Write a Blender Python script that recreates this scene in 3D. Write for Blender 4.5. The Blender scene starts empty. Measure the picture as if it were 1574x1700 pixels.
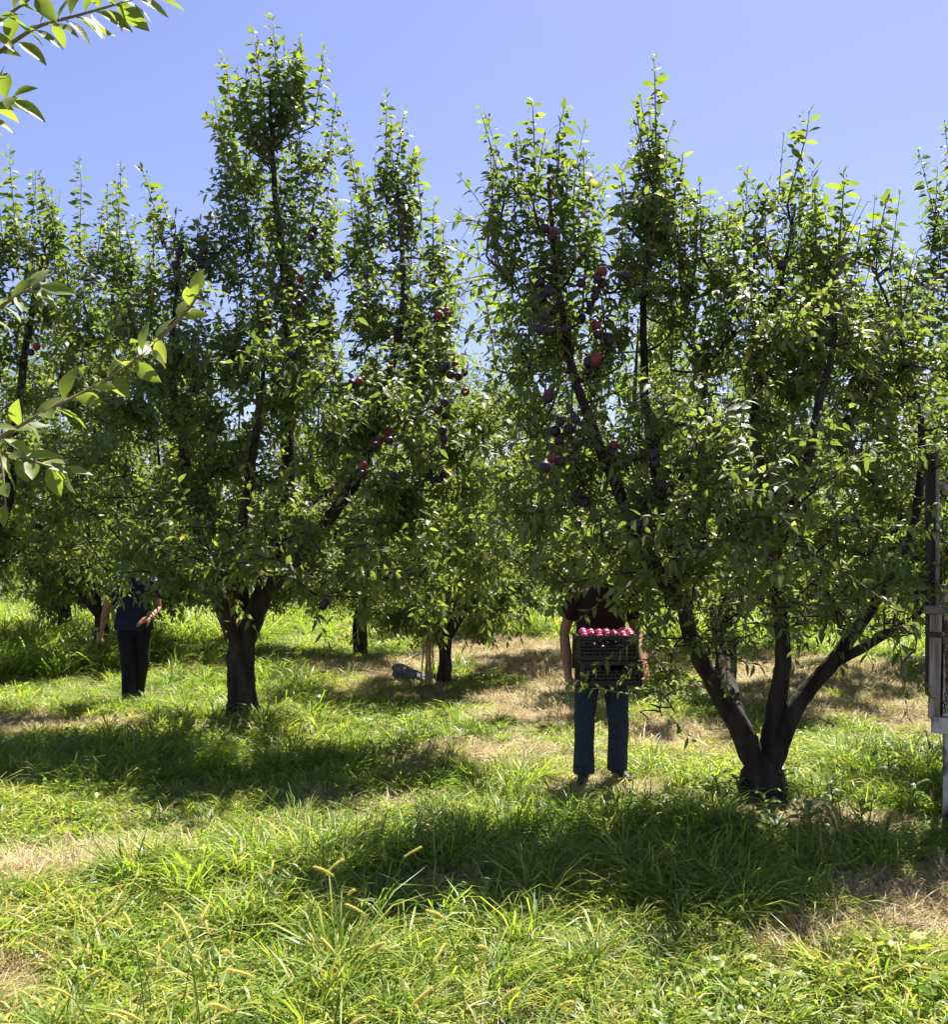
import bpy, bmesh, math
import numpy as np
from mathutils import Vector, Matrix, Quaternion

# ------------------------------------------------------------------ camera, sky, sun, exposure
scene = bpy.context.scene
COL = scene.collection
EYE = 1.7            # camera height
FPX = 1578.0         # focal length in photograph pixels
HOR = 925.0          # horizon row in the photograph

cam_data = bpy.data.cameras.new('camera')
cam = bpy.data.objects.new('camera', cam_data)
COL.objects.link(cam)
cam.location = (0, 0, EYE)
cam.rotation_euler = (math.radians(90), 0, 0)
cam_data.sensor_fit = 'VERTICAL'
cam_data.sensor_height = 24.0
cam_data.lens = 24.0 * FPX / 1700.0
cam_data.shift_y = (HOR - 850.0) / 1700.0
cam_data.clip_start = 0.05
cam_data.clip_end = 2000
scene.camera = cam

SUN_EL, SUN_AZ = math.radians(63), math.radians(28)     # azimuth from +Y towards +X
world = bpy.data.worlds.new('World')
scene.world = world
world.use_nodes = True
wn, wl = world.node_tree.nodes, world.node_tree.links
sky = wn.new('ShaderNodeTexSky')
sky.sky_type = 'NISHITA'
sky.sun_disc = False
sky.sun_elevation = SUN_EL
sky.sun_rotation = SUN_AZ
sky.air_density = 1.0
sky.dust_density = 0.6
sky.ozone_density = 2.0
tintn = wn.new('ShaderNodeMix')
tintn.data_type = 'RGBA'
tintn.blend_type = 'MULTIPLY'
tintn.inputs[0].default_value = 1.0
tintn.inputs[7].default_value = (1.12, 0.96, 1.16, 1)
wl.new(sky.outputs[0], tintn.inputs[6])
wl.new(tintn.outputs[2], wn['Background'].inputs[0])
wn['Background'].inputs[1].default_value = 0.050

sun_data = bpy.data.lights.new('sun', 'SUN')
sun_data.energy = 5.0
sun_data.angle = math.radians(0.53)
sun_data.color = (1.0, 0.95, 0.86)
sun = bpy.data.objects.new('sun', sun_data)
COL.objects.link(sun)
SDIR = Vector((math.sin(SUN_AZ) * math.cos(SUN_EL), math.cos(SUN_AZ) * math.cos(SUN_EL), math.sin(SUN_EL)))
sun.rotation_euler = SDIR.to_track_quat('Z', 'Y').to_euler()
sun.location = (6, 6, 12)

scene.view_settings.view_transform = 'Standard'
scene.view_settings.look = 'None'
scene.view_settings.exposure = 1.7
scene.view_settings.gamma = 1.0
scene.view_settings.use_curve_mapping = False
scene.render.engine = 'CYCLES'
scene.cycles.max_bounces = 6
scene.cycles.diffuse_bounces = 4
scene.cycles.glossy_bounces = 2
scene.cycles.transmission_bounces = 3
scene.cycles.transparent_max_bounces = 4
scene.cycles.use_denoising = True
scene.cycles.adaptive_threshold = 0.035
scene.cycles.sample_clamp_indirect = 6.0

rng = np.random.default_rng(11)


def at(px, py, d):
    """photograph pixel at distance d along the view axis -> world point"""
    return np.array([(px - 787.0) / FPX * d, d, EYE - (py - HOR) / FPX * d])


# ------------------------------------------------------------------ materials
MATS = {}


def nodes_of(name):
    m = bpy.data.materials.new(name)
    m.use_nodes = True
    nt = m.node_tree
    return m, nt.nodes, nt.links, nt.nodes['Principled BSDF'], nt.nodes['Material Output']


def ramp(n, stops):
    r = n.new('ShaderNodeValToRGB')
    el = r.color_ramp.elements
    while len(el) < len(stops):
        el.new(0.5)
    for e, (p, c) in zip(el, stops):
        e.position = p
        e.color = (*c, 1)
    return r


def leaf_mat(name, stops, tstops, rough=0.38, trans=0.4, instanced=False, under=(0.16, 0.20, 0.11), spec=0.6):
    m, n, l, p, out = nodes_of(name)
    a = n.new('ShaderNodeAttribute')
    a.attribute_name = 'tint'
    src = a.outputs['Fac']
    if instanced:
        b = n.new('ShaderNodeAttribute')
        b.attribute_name = 'patch'
        b.attribute_type = 'INSTANCER'
        ad = n.new('ShaderNodeMath')
        ad.operation = 'ADD'
        l.new(a.outputs['Fac'], ad.inputs[0])
        l.new(b.outputs['Fac'], ad.inputs[1])
        ad.use_clamp = True
        src = ad.outputs[0]
    r1 = ramp(n, stops)
    r2 = ramp(n, tstops)
    l.new(src, r1.inputs[0])
    l.new(src, r2.inputs[0])
    col = r1.outputs[0]
    if under:
        g = n.new('ShaderNodeNewGeometry')
        mx = n.new('ShaderNodeMix')
        mx.data_type = 'RGBA'
        sc = n.new('ShaderNodeMath')
        sc.operation = 'MULTIPLY'
        sc.inputs[1].default_value = 0.6
        l.new(g.outputs['Backfacing'], sc.inputs[0])
        l.new(sc.outputs[0], mx.inputs[0])
        l.new(col, mx.inputs[6])
        mx.inputs[7].default_value = (*under, 1)
        col = mx.outputs[2]
    l.new(col, p.inputs['Base Color'])
    p.inputs['Roughness'].default_value = rough
    p.inputs['Specular IOR Level'].default_value = spec
    t = n.new('ShaderNodeBsdfTranslucent')
    l.new(r2.outputs[0], t.inputs['Color'])
    ms = n.new('ShaderNodeMixShader')
    ms.inputs[0].default_value = trans
    l.new(p.outputs[0], ms.inputs[1])
    l.new(t.outputs[0], ms.inputs[2])
    l.new(ms.outputs[0], out.inputs['Surface'])
    MATS[name] = m
    return m


def noise_mat(name, c1, c2, scale=8.0, rough=0.8, bump=0.0, detail=6.0, c3=None, stretch=None, spec=0.3, pos=(0.35, 0.65), bscale=None):
    m, n, l, p, out = nodes_of(name)
    tc = n.new('ShaderNodeTexCoord')
    vec = tc.outputs['Object']
    if stretch:
        mp = n.new('ShaderNodeMapping')
        mp.inputs['Scale'].default_value = stretch
        l.new(vec, mp.inputs[0])
        vec = mp.outputs[0]
    t = n.new('ShaderNodeTexNoise')
    t.inputs['Scale'].default_value = scale
    t.inputs['Detail'].default_value = detail
    l.new(vec, t.inputs['Vector'])
    st = [(pos[0], c1), (pos[1], c2)]
    if c3:
        st.append((min(1, pos[1] + 0.12), c3))
    r = ramp(n, st)
    l.new(t.outputs[0], r.inputs[0])
    l.new(r.outputs[0], p.inputs['Base Color'])
    p.inputs['Roughness'].default_value = rough
    p.inputs['Specular IOR Level'].default_value = spec
    if bump:
        b = n.new('ShaderNodeBump')
        b.inputs['Strength'].default_value = bump
        b.inputs['Distance'].default_value = 0.02
        t2 = n.new('ShaderNodeTexNoise')
        t2.inputs['Scale'].default_value = bscale or scale * 2.5
        t2.inputs['Detail'].default_value = 5
        l.new(vec, t2.inputs['Vector'])
        l.new(t2.outputs[0], b.inputs['Height'])
        l.new(b.outputs[0], p.inputs['Normal'])
    MATS[name] = m
    return m


LEAF_STOPS = [(0.0, (0.062, 0.092, 0.028)), (0.5, (0.108, 0.146, 0.034)), (0.9, (0.165, 0.195, 0.042)), (0.97, (0.19, 0.20, 0.06)), (0.99, (0.36, 0.28, 0.07))]
LEAF_T = [(0.0, (0.13, 0.20, 0.026)), (0.5, (0.23, 0.325, 0.034)), (0.9, (0.36, 0.46, 0.045)), (0.97, (0.44, 0.50, 0.055)), (0.99, (0.6, 0.5, 0.08))]
leaf_mat('plum_leaf', LEAF_STOPS, LEAF_T, rough=0.5, trans=0.42, spec=0.42)
leaf_mat('weed_leaf', [(0, (0.05, 0.10, 0.02)), (1, (0.11, 0.18, 0.035))], [(0, (0.16, 0.32, 0.02)), (1, (0.34, 0.48, 0.05))], rough=0.42, trans=0.42)
GRASS_STOPS = [(0.0, (0.050, 0.094, 0.018)), (0.4, (0.125, 0.19, 0.028)), (0.75, (0.235, 0.285, 0.045)), (1.0, (0.44, 0.39, 0.11))]
GRASS_T = [(0.0, (0.14, 0.30, 0.016)), (0.4, (0.29, 0.47, 0.028)), (0.75, (0.48, 0.62, 0.045)), (1.0, (0.62, 0.60, 0.11))]
leaf_mat('grass_blade', GRASS_STOPS, GRASS_T, rough=0.40, trans=0.45, instanced=True, under=None, spec=0.24)
leaf_mat('straw_blade', [(0.0, (0.26, 0.19, 0.10)), (0.6, (0.45, 0.35, 0.19)), (1.0, (0.42, 0.40, 0.16))],
         [(0.0, (0.30, 0.2, 0.09)), (1.0, (0.5, 0.4, 0.16))], rough=0.6, trans=0.2, instanced=True, under=None, spec=0.3)
leaf_mat('reed_stalk', [(0.0, (0.38, 0.28, 0.13)), (1.0, (0.52, 0.42, 0.22))], [(0, (0.5, 0.38, 0.16)), (1, (0.5, 0.38, 0.16))], rough=0.6, trans=0.2, under=None)
leaf_mat('foxtail_head', [(0.0, (0.48, 0.45, 0.10)), (1.0, (0.62, 0.56, 0.16))], [(0, (0.8, 0.74, 0.2)), (1, (0.8, 0.74, 0.2))], rough=0.6, trans=0.5, under=None)
noise_mat('bark', (0.016, 0.012, 0.009), (0.062, 0.047, 0.036), scale=9, rough=0.95, bump=1.0, c3=(0.13, 0.105, 0.082), stretch=(1, 1, 0.3), bscale=30)
noise_mat('twig_bark', (0.10, 0.065, 0.045), (0.19, 0.125, 0.08), scale=20, rough=0.7)
noise_mat('green_twig', (0.16, 0.15, 0.05), (0.22, 0.13, 0.07), scale=12, rough=0.5)


def plum_mat(name, a, b, bloom):
    m, n, l, p, out = nodes_of(name)
    tc = n.new('ShaderNodeTexCoord')
    oi = n.new('ShaderNodeObjectInfo')
    t = n.new('ShaderNodeTexNoise')
    t.inputs['Scale'].default_value = 22
    t.inputs['Detail'].default_value = 4
    ad = n.new('ShaderNodeVectorMath')
    l.new(tc.outputs['Object'], ad.inputs[0])
    l.new(oi.outputs['Random'], ad.inputs[1])
    l.new(ad.outputs[0], t.inputs['Vector'])
    r = ramp(n, [(0.3, a), (0.58, b), (0.75, bloom)])
    l.new(t.outputs[0], r.inputs[0])
    l.new(r.outputs[0], p.inputs['Base Color'])
    p.inputs['Roughness'].default_value = 0.42
    p.inputs['Specular IOR Level'].default_value = 0.4
    MATS[name] = m


plum_mat('plum_dark', (0.012, 0.006, 0.012), (0.035, 0.012, 0.024), (0.085, 0.06, 0.10))
plum_mat('plum_red', (0.11, 0.010, 0.022), (0.22, 0.022, 0.035), (0.30, 0.10, 0.14))
plum_mat('plum_pink', (0.30, 0.03, 0.09), (0.46, 0.07, 0.17), (0.52, 0.24, 0.36))
noise_mat('skin', (0.27, 0.13, 0.075), (0.36, 0.185, 0.115), scale=9, rough=0.5)
noise_mat('hair', (0.012, 0.010, 0.009), (0.03, 0.024, 0.02), scale=40, rough=0.5)
noise_mat('maroon_cloth', (0.016, 0.006, 0.009), (0.026, 0.009, 0.013), scale=18, rough=0.9, bump=0.2)
noise_mat('denim', (0.017, 0.026, 0.046), (0.032, 0.046, 0.074), scale=55, rough=0.85, bump=0.25, bscale=90)
noise_mat('navy_cloth', (0.008, 0.012, 0.036), (0.014, 0.020, 0.055), scale=10, rough=0.85, bump=0.2)
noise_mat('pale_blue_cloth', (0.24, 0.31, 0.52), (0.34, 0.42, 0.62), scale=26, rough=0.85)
noise_mat('black_cloth', (0.006, 0.006, 0.009), (0.013, 0.013, 0.018), scale=10, rough=0.9, bump=0.2)
noise_mat('shoe_leather', (0.015, 0.013, 0.012), (0.04, 0.035, 0.03), scale=20, rough=0.6)
noise_mat('eye_white', (0.6, 0.58, 0.55), (0.62, 0.6, 0.56), scale=5, rough=0.2)
noise_mat('lip', (0.25, 0.09, 0.075), (0.27, 0.10, 0.08), scale=9, rough=0.5)
noise_mat('crate_plastic', (0.004, 0.004, 0.005), (0.009, 0.009, 0.011), scale=30, rough=0.38, spec=0.5)
noise_mat('sack_cloth', (0.10, 0.10, 0.11), (0.19, 0.19, 0.20), scale=16, rough=0.95, bump=0.5, spec=0.1)
noise_mat('peeling_paint', (0.06, 0.04, 0.03), (0.48, 0.44, 0.39), scale=9, rough=0.6, bump=0.35, stretch=(1, 1, 0.45), c3=(0.66, 0.62, 0.56), pos=(0.42, 0.50), detail=9)
noise_mat('weathered_board', (0.20, 0.15, 0.12), (0.46, 0.39, 0.35), scale=6, rough=0.75, bump=0.3, stretch=(4, 4, 0.35), detail=8)
noise_mat('rusty_steel', (0.055, 0.040, 0.034), (0.15, 0.10, 0.08), scale=14, rough=0.75, bump=0.3)
noise_mat('grey_steel', (0.16, 0.14, 0.15), (0.30, 0.27, 0.28), scale=10, rough=0.6, bump=0.2)
noise_mat('old_timber', (0.020, 0.017, 0.016), (0.075, 0.062, 0.055), scale=8, rough=0.85, bump=0.5, stretch=(4, 4, 0.3))


# ------------------------------------------------------------------ mesh helpers
def mesh_np(name, V, polys, mat, smooth=True, tint=None):
    """V (n,3); polys: list of int arrays of shape (m,3) or (m,4)"""
    me = bpy.data.meshes.new(name)
    V = np.asarray(V, dtype=np.float32)
    polys = [np.asarray(p, dtype=np.int32) for p in polys if len(p)]
    loops = np.concatenate([p.ravel() for p in polys])
    sizes = np.concatenate([np.full(len(p), p.shape[1], dtype=np.int32) for p in polys])
    starts = np.concatenate([[0], np.cumsum(sizes)[:-1]]).astype(np.int32)
    me.vertices.add(len(V))
    me.vertices.foreach_set('co', V.ravel())
    me.loops.add(len(loops))
    me.loops.foreach_set('vertex_index', loops)
    me.polygons.add(len(sizes))
    me.polygons.foreach_set('loop_start', starts)
    me.polygons.foreach_set('use_smooth', np.full(len(sizes), smooth, dtype=bool))
    if tint is not None:
        a = me.attributes.new('tint', 'FLOAT', 'POINT')
        a.data.foreach_set('value', np.asarray(tint, dtype=np.float32))
    me.update(calc_edges=True)
    me.validate()
    me.materials.append(MATS[mat] if isinstance(mat, str) else mat)
    return me


def link(name, me, parent=None, loc=None):
    o = bpy.data.objects.new(name, me)
    COL.objects.link(o)
    if parent is not None:
        o.parent = parent
    if loc is not None:
        o.location = loc
    return o


def tag(o, label, cat=None, group=None, kind=None):
    o['label'] = label
    if cat:
        o['category'] = cat
    if group:
        o['group'] = group
    if kind:
        o['kind'] = kind
    return o


def thing(name, label, cat, loc=(0, 0, 0), rz=0.0, group=None):
    o = bpy.data.objects.new(name, None)
    COL.objects.link(o)
    o.empty_display_size = 0.2
    o.location = loc
    o.rotation_euler = (0, 0, rz)
    return tag(o, label, cat, group)


class Geo:
    def __init__(self):
        self.V, self.Q, self.T, self.tint, self.n = [], [], [], [], 0

    def add(self, V, Q=None, T=None, tint=0.5):
        V = np.asarray(V, dtype=np.float32).reshape(-1, 3)
        if Q is not None and len(Q):
            self.Q.append(np.asarray(Q, dtype=np.int32) + self.n)
        if T is not None and len(T):
            self.T.append(np.asarray(T, dtype=np.int32) + self.n)
        self.V.append(V)
        t = np.asarray(tint, dtype=np.float32)
        self.tint.append(np.full(len(V), float(t), dtype=np.float32) if t.ndim == 0 else t)
        self.n += len(V)

    def tube(self, pts, radii, sides=8, cap=True, squash=None, wob=0.0, tint=0.5):
        pts = np.asarray(pts, dtype=float)
        k = len(pts)
        radii = np.broadcast_to(np.asarray(radii, dtype=float), (k,)) if np.ndim(radii) <= 1 else np.asarray(radii)
        tang = np.gradient(pts, axis=0)
        tang /= np.linalg.norm(tang, axis=1, keepdims=True) + 1e-9
        ref = np.array([0, 1.0, 0]) if abs(tang[0][1]) < 0.9 else np.array([1.0, 0, 0])
        A = np.cross(tang, ref)
        A /= np.linalg.norm(A, axis=1, keepdims=True) + 1e-9
        B = np.cross(tang, A)
        an = np.linspace(0, 2 * math.pi, sides, endpoint=False)
        ca, sa = np.cos(an), np.sin(an)
        if squash is None:
            ra = rb = radii
        else:
            ra, rb = radii, radii * np.asarray(squash)
        V = pts[:, None, :] + A[:, None, :] * (ca[None, :, None] * ra[:, None, None]) + B[:, None, :] * (sa[None, :, None] * rb[:, None, None])
        if wob:
            V = V + rng.normal(0, 1, V.shape) * wob * radii[:, None, None]
        V = V.reshape(-1, 3)
        i = np.arange(k - 1)[:, None] * sides
        j = np.arange(sides)[None, :]
        j2 = (j + 1) % sides
        Q = np.stack([i + j, i + j2, i + sides + j2, i + sides + j], axis=-1).reshape(-1, 4)
        T = []
        if cap:
            V = np.vstack([V, pts[0], pts[-1]])
            c0, c1 = k * sides, k * sides + 1
            b = (k - 1) * sides
            jj, jj2 = np.arange(sides), (np.arange(sides) + 1) % sides
            T = np.vstack([np.stack([np.full(sides, c0), jj2, jj], 1), np.stack([np.full(sides, c1), b + jj, b + jj2], 1)])
        self.add(V, Q, T, tint)

    def box(self, c, s, R=None):
        c, s = np.asarray(c, float), np.asarray(s, float) / 2
        V = np.array([[x, y, z] for x in (-1, 1) for y in (-1, 1) for z in (-1, 1)]) * s
        if R is not None:
            V = V @ np.asarray(R).T
        self.add(V + c, [[0, 1, 3, 2], [4, 6, 7, 5], [0, 4, 5, 1], [2, 3, 7, 6], [0, 2, 6, 4], [1, 5, 7, 3]])

    def ball(self, c, r, nu=10, nv=7, R=None):
        r = np.broadcast_to(np.asarray(r, float), (3,))
        V = [[0, 0, -1]]
        for i in range(1, nv):
            th = -math.pi / 2 + math.pi * i / nv
            for j in range(nu):
                ph = 2 * math.pi * j / nu
                V.append([math.cos(th) * math.cos(ph), math.cos(th) * math.sin(ph), math.sin(th)])
        V.append([0, 0, 1])
        V = np.array(V) * r
        if R is not None:
            V = V @ np.asarray(R).T
        Q, T = [], []
        for i in range(nv - 2):
            for j in range(nu):
                Q.append([1 + i * nu + j, 1 + i * nu + (j + 1) % nu, 1 + (i + 1) * nu + (j + 1) % nu, 1 + (i + 1) * nu + j])
        top = len(V) - 1
        for j in range(nu):
            T.append([0, 1 + (j + 1) % nu, 1 + j])
            T.append([top, 1 + (nv - 2) * nu + j, 1 + (nv - 2) * nu + (j + 1) % nu])
        self.add(V + np.asarray(c), Q, T)

    def mesh(self, name, mat, smooth=True):
        P = []
        if self.Q:
            P.append(np.concatenate(self.Q))
        if self.T:
            P.append(np.concatenate(self.T))
        return mesh_np(name, np.concatenate(self.V), P, mat, smooth, np.concatenate(self.tint))


def bark_tube(geo, p, rr, sides=20, step=.04, seed=0, rough=.10):
    s = np.concatenate([[0], np.cumsum(np.linalg.norm(np.diff(p, axis=0), axis=1))])
    n = max(6, int(s[-1] / step))
    q = np.linspace(0, s[-1], n)
    P = np.stack([np.interp(q, s, p[:, i]) for i in range(3)], 1)
    R = np.interp(q, s, rr)
    k0 = geo.n
    geo.tube(P, R, sides)
    V = geo.V[-1]
    r = np.random.default_rng(seed)
    a = np.tile(np.arange(sides) / sides * 2 * math.pi, n)
    u = np.repeat(q, sides)
    w = 0
    for f, g_, am in ((3, 3, .5), (5, 6, .5), (7, 11, .5), (9, 17, .4), (4, 27, .35), (2, 2, .6)):
        w = w + am * np.sin(a * f + 1.2 * np.sin(u * g_ * .7 + r.uniform(0, 6)) + r.uniform(0, 6)) * np.sin(u * g_ + r.uniform(0, 6))
    w = w * rough + r.normal(0, .025, len(w))
    C = np.repeat(P, sides, 0)
    V[:n * sides] = C + (V[:n * sides] - C) * (1 + w)[:, None]


def unit(v):
    return v / (np.linalg.norm(v, axis=-1, keepdims=True) + 1e-9)


UP = np.array([0, 0, 1.0])


def leaf_verts(P, L, N, ln, wd, curl, fold, high=True):
    """vertex block of n leaves: (n, 8 or 5, 3)"""
    S = unit(np.cross(L, N))
    N = np.cross(S, L)
    ln, wd, curl, fold = [np.asarray(a)[:, None] for a in (ln, wd, curl, fold)]
    down = np.array([0, 0, -1.0])

    def c(t):
        return P + L * ln * t + down * curl * ln * t * t - N * 0.10 * ln * t * t

    if high:
        rows = [(0.06, 0.0), (0.34, 0.95), (0.66, 0.82), (1.0, 0.0)]
        out = [c(rows[0][0])]
        for t, w in rows[1:3]:
            m = c(t)
            out += [m - S * wd * w / 2 + N * fold * wd * w, m, m + S * wd * w / 2 + N * fold * wd * w]
        out.append(c(1.0))
    else:
        m = c(0.45)
        out = [c(0.05), m - S * wd * 0.5 + N * fold * wd, m, m + S * wd * 0.5 + N * fold * wd, c(1.0)]
    return np.stack(out, axis=1)


HI_T = np.array([[0, 2, 1], [0, 3, 2], [4, 5, 7], [5, 6, 7]])
HI_Q = np.array([[1, 2, 5, 4], [2, 3, 6, 5]])
LO_T = np.array([[0, 2, 1], [0, 3, 2], [1, 2, 4], [2, 3, 4]])


def leaves_to_geo(geo, LV, tints, high=True):
    n, k = LV.shape[0], LV.shape[1]
    off = (np.arange(n) * k)[:, None, None]
    if high:
        T = (HI_T[None] + off).reshape(-1, 3)
        Q = (HI_Q[None] + off).reshape(-1, 4)
    else:
        T = (LO_T[None] + off).reshape(-1, 3)
        Q = None
    geo.add(LV.reshape(-1, 3), Q, T, np.repeat(tints, k))


def twig_leaves(start, d, length, spacing, size, r, bend=0.12, droop=0.25, taper=True, ang=58, nj=.34):
    """stem points and leaf frames of one twig"""
    d = unit(np.asarray(d, float))
    n = max(4, int(length / spacing))
    u = (np.arange(n) + 0.6 + r.uniform(-.25, .25, n)) / n
    side = unit(np.cross(d, r.normal(0, 1, 3)))
    sway = r.uniform(-.12, .12) * length

    def pos(t):
        t = np.asarray(t)[:, None]
        return start + d * length * t + UP * bend * length * t * t + side * sway * np.sin(t * 2.6) * t

    P = pos(u)
    T = unit(pos(u + 0.02) - pos(u - 0.02))
    A = unit(np.cross(T, np.array([0.31, 0.77, 0.1])))
    B = np.cross(T, A)
    ph = np.arange(n) * 2.4 + r.uniform(0, 6.28) + r.normal(0, .3, n)
    out = A * np.cos(ph)[:, None] + B * np.sin(ph)[:, None]
    al = np.radians(np.where(u > .88, 30, ang) + r.normal(0, 12, n))
    L = unit(out * np.sin(al)[:, None] + T * np.cos(al)[:, None] + np.array([0, 0, -1.0]) * droop * r.uniform(.3, 1.4, n)[:, None])
    N = unit(T * 0.5 + UP * 0.7 + r.normal(0, nj, (n, 3)))
    ln = size * r.uniform(.72, 1.18, n)
    if taper:
        ln *= np.where(u > .93, 0.5, np.where(u > .8, 0.74, 1.0)) * np.where(u < .12, .8, 1.0)
    wd = ln * r.uniform(.36, .5, n)
    curl = r.uniform(.03, .34, n)
    fold = r.uniform(.05, .26, n)
    stem = pos(np.linspace(0, 1, 5))
    return stem, P, L, N, ln, wd, curl, fold


# shared single leaves for the leaves that can be picked apart
vm = leaf_mat('veined_leaf', LEAF_STOPS, LEAF_T, rough=0.5, trans=0.42, spec=0.3)
vn, vl = vm.node_tree.nodes, vm.node_tree.links


def vmath(op, a, b=None):
    q = vn.new('ShaderNodeMath')
    q.operation = op
    for i_, v_ in enumerate((a, b)):
        if v_ is None:
            continue
        if isinstance(v_, (int, float)):
            q.inputs[i_].default_value = v_
        else:
            vl.new(v_, q.inputs[i_])
    return q.outputs[0]


vt = vn.new('ShaderNodeTexCoord')
vs = vn.new('ShaderNodeSeparateXYZ')
vl.new(vt.outputs['Object'], vs.inputs[0])
ax_ = vmath('ABSOLUTE', vs.outputs[0])
rib = vmath('LESS_THAN', ax_, 0.010)
side_ = vmath('LESS_THAN', vmath('FRACT', vmath('MULTIPLY', vmath('SUBTRACT', vs.outputs[1], vmath('MULTIPLY', ax_, 0.9)), 8.5)), 0.11)
vein = vmath('MAXIMUM', rib, vmath('MULTIPLY', side_, 0.6))
vno = vn.new('ShaderNodeTexNoise')
vno.inputs['Scale'].default_value = 9
vno.inputs['Detail'].default_value = 6
vl.new(vt.outputs['Object'], vno.inputs['Vector'])
vb = vn.new('ShaderNodeBump')
vb.inputs['Strength'].default_value = 0.18
vb.inputs['Distance'].default_value = 0.01
vl.new(vmath('MULTIPLY', vein, -1.0), vb.inputs['Height'])
vp = vn['Principled BSDF']
vl.new(vb.outputs[0], vp.inputs['Normal'])
old = vp.inputs['Base Color'].links[0].from_socket
vmix = vn.new('ShaderNodeMix')
vmix.data_type = 'RGBA'
vl.new(vmath('MULTIPLY', vein, 0.55), vmix.inputs[0])
vl.new(old, vmix.inputs[6])
vmix.inputs[7].default_value = (0.19, 0.22, 0.09, 1)
vmul = vn.new('ShaderNodeMix')
vmul.data_type = 'RGBA'
vmul.blend_type = 'MULTIPLY'
vmul.inputs[0].default_value = 0.7
vl.new(vmix.outputs[2], vmul.inputs[6])
vrr = ramp(vn, [(0.32, (0.62, 0.60, 0.5)), (0.6, (1, 1, 1))])
vl.new(vno.outputs[0], vrr.inputs[0])
vl.new(vrr.outputs[0], vmul.inputs[7])
vl.new(vmul.outputs[2], vp.inputs['Base Color'])

LEAF_MESHES = []
for i in range(8):
    r_ = np.random.default_rng(100 + i)
    g = Geo()
    # finer single leaf: rows of three, folded along the midrib, wavy edge
    rows = 7
    ts = np.linspace(0, 1, rows)
    wprof = np.array([0.04, .55, .92, 1.0, .85, .5, .02]) * (0.42 + 0.04 * (i % 3))
    cu = 0.10 + 0.05 * (i % 4)
    fo = 0.10 + 0.05 * (i % 3)
    V = []
    for t, w in zip(ts, wprof):
        zc = -cu * t * t
        wv = 0.012 * math.sin(t * 9 + i)
        V += [[-w / 2, t, zc + fo * w + wv], [0, t, zc], [w / 2, t, zc + fo * w - wv]]
    Q = []
    for k in range(rows - 1):
        a = k * 3
        Q += [[a, a + 1, a + 4, a + 3], [a + 1, a + 2, a + 5, a + 4]]
    V = np.array(V)
    V[:, 1] += 0.07
    g.add(V, Q, None, [0.35, 0.5, 0.62, 0.7, 0.8, 0.86, 0.55, 0.93][i])
    g.tube([[0, -0.02, 0.0], [0, 0.04, 0.006], [0, 0.09, 0.0]], [0.012, 0.011, 0.009], 4, tint=0.9)
    LEAF_MESHES.append(g.mesh('leaf', 'veined_leaf'))


def place_leaf(parent, P, L, N, ln, k):
    S = unit(np.cross(L, N))
    N = np.cross(S, L)
    M = Matrix(((S[0] * ln, L[0] * ln, N[0] * ln, P[0]), (S[1] * ln, L[1] * ln, N[1] * ln, P[1]), (S[2] * ln, L[2] * ln, N[2] * ln, P[2]), (0, 0, 0, 1)))
    o = bpy.data.objects.new('leaf', LEAF_MESHES[k % len(LEAF_MESHES)])
    COL.objects.link(o)
    o.parent = parent
    o.matrix_local = M
    return o


# a plum: slightly heart-shaped ball with a groove and a short stalk
def plum_mesh(mat):
    g = Geo()
    nu, nv = 12, 8
    g.ball((0, 0, 0), (1, 1, 1.04), nu, nv)
    V = g.V[0]
    ang = np.arctan2(V[:, 1], V[:, 0])
    V[:, :2] *= (1 - 0.07 * np.exp(-(ang / 0.35) ** 2))[:, None]
    V[:, 2] -= 0.14 * np.exp(-((V[:, 0] ** 2 + V[:, 1] ** 2) / 0.10)) * (V[:, 2] > 0)
    g.tube([[0, 0, .82], [.03, 0, 1.05], [.08, .02, 1.3]], [.05, .045, .05], 5)
    return g.mesh('plum', mat)


PLUM = {k: plum_mesh('plum_' + k) for k in ('dark', 'red', 'pink')}


# ------------------------------------------------------------------ tree builder
def smooth_path(pts, radii, step=0.12):
    pts, radii = np.asarray(pts, float), np.asarray(radii, float)
    seg = np.linalg.norm(np.diff(pts, axis=0), axis=1)
    s = np.concatenate([[0], np.cumsum(seg)])
    n = max(4, int(s[-1] / step))
    q = np.linspace(0, s[-1], n)
    # Catmull-Rom through numpy interpolation of a smoothed poly-line
    fine = np.stack([np.interp(q, s, pts[:, i]) for i in range(3)], 1)
    rr = np.interp(q, s, radii)
    for _ in range(2):
        fine[1:-1] = 0.25 * fine[:-2] + 0.5 * fine[1:-1] + 0.25 * fine[2:]
    return fine, rr


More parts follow.
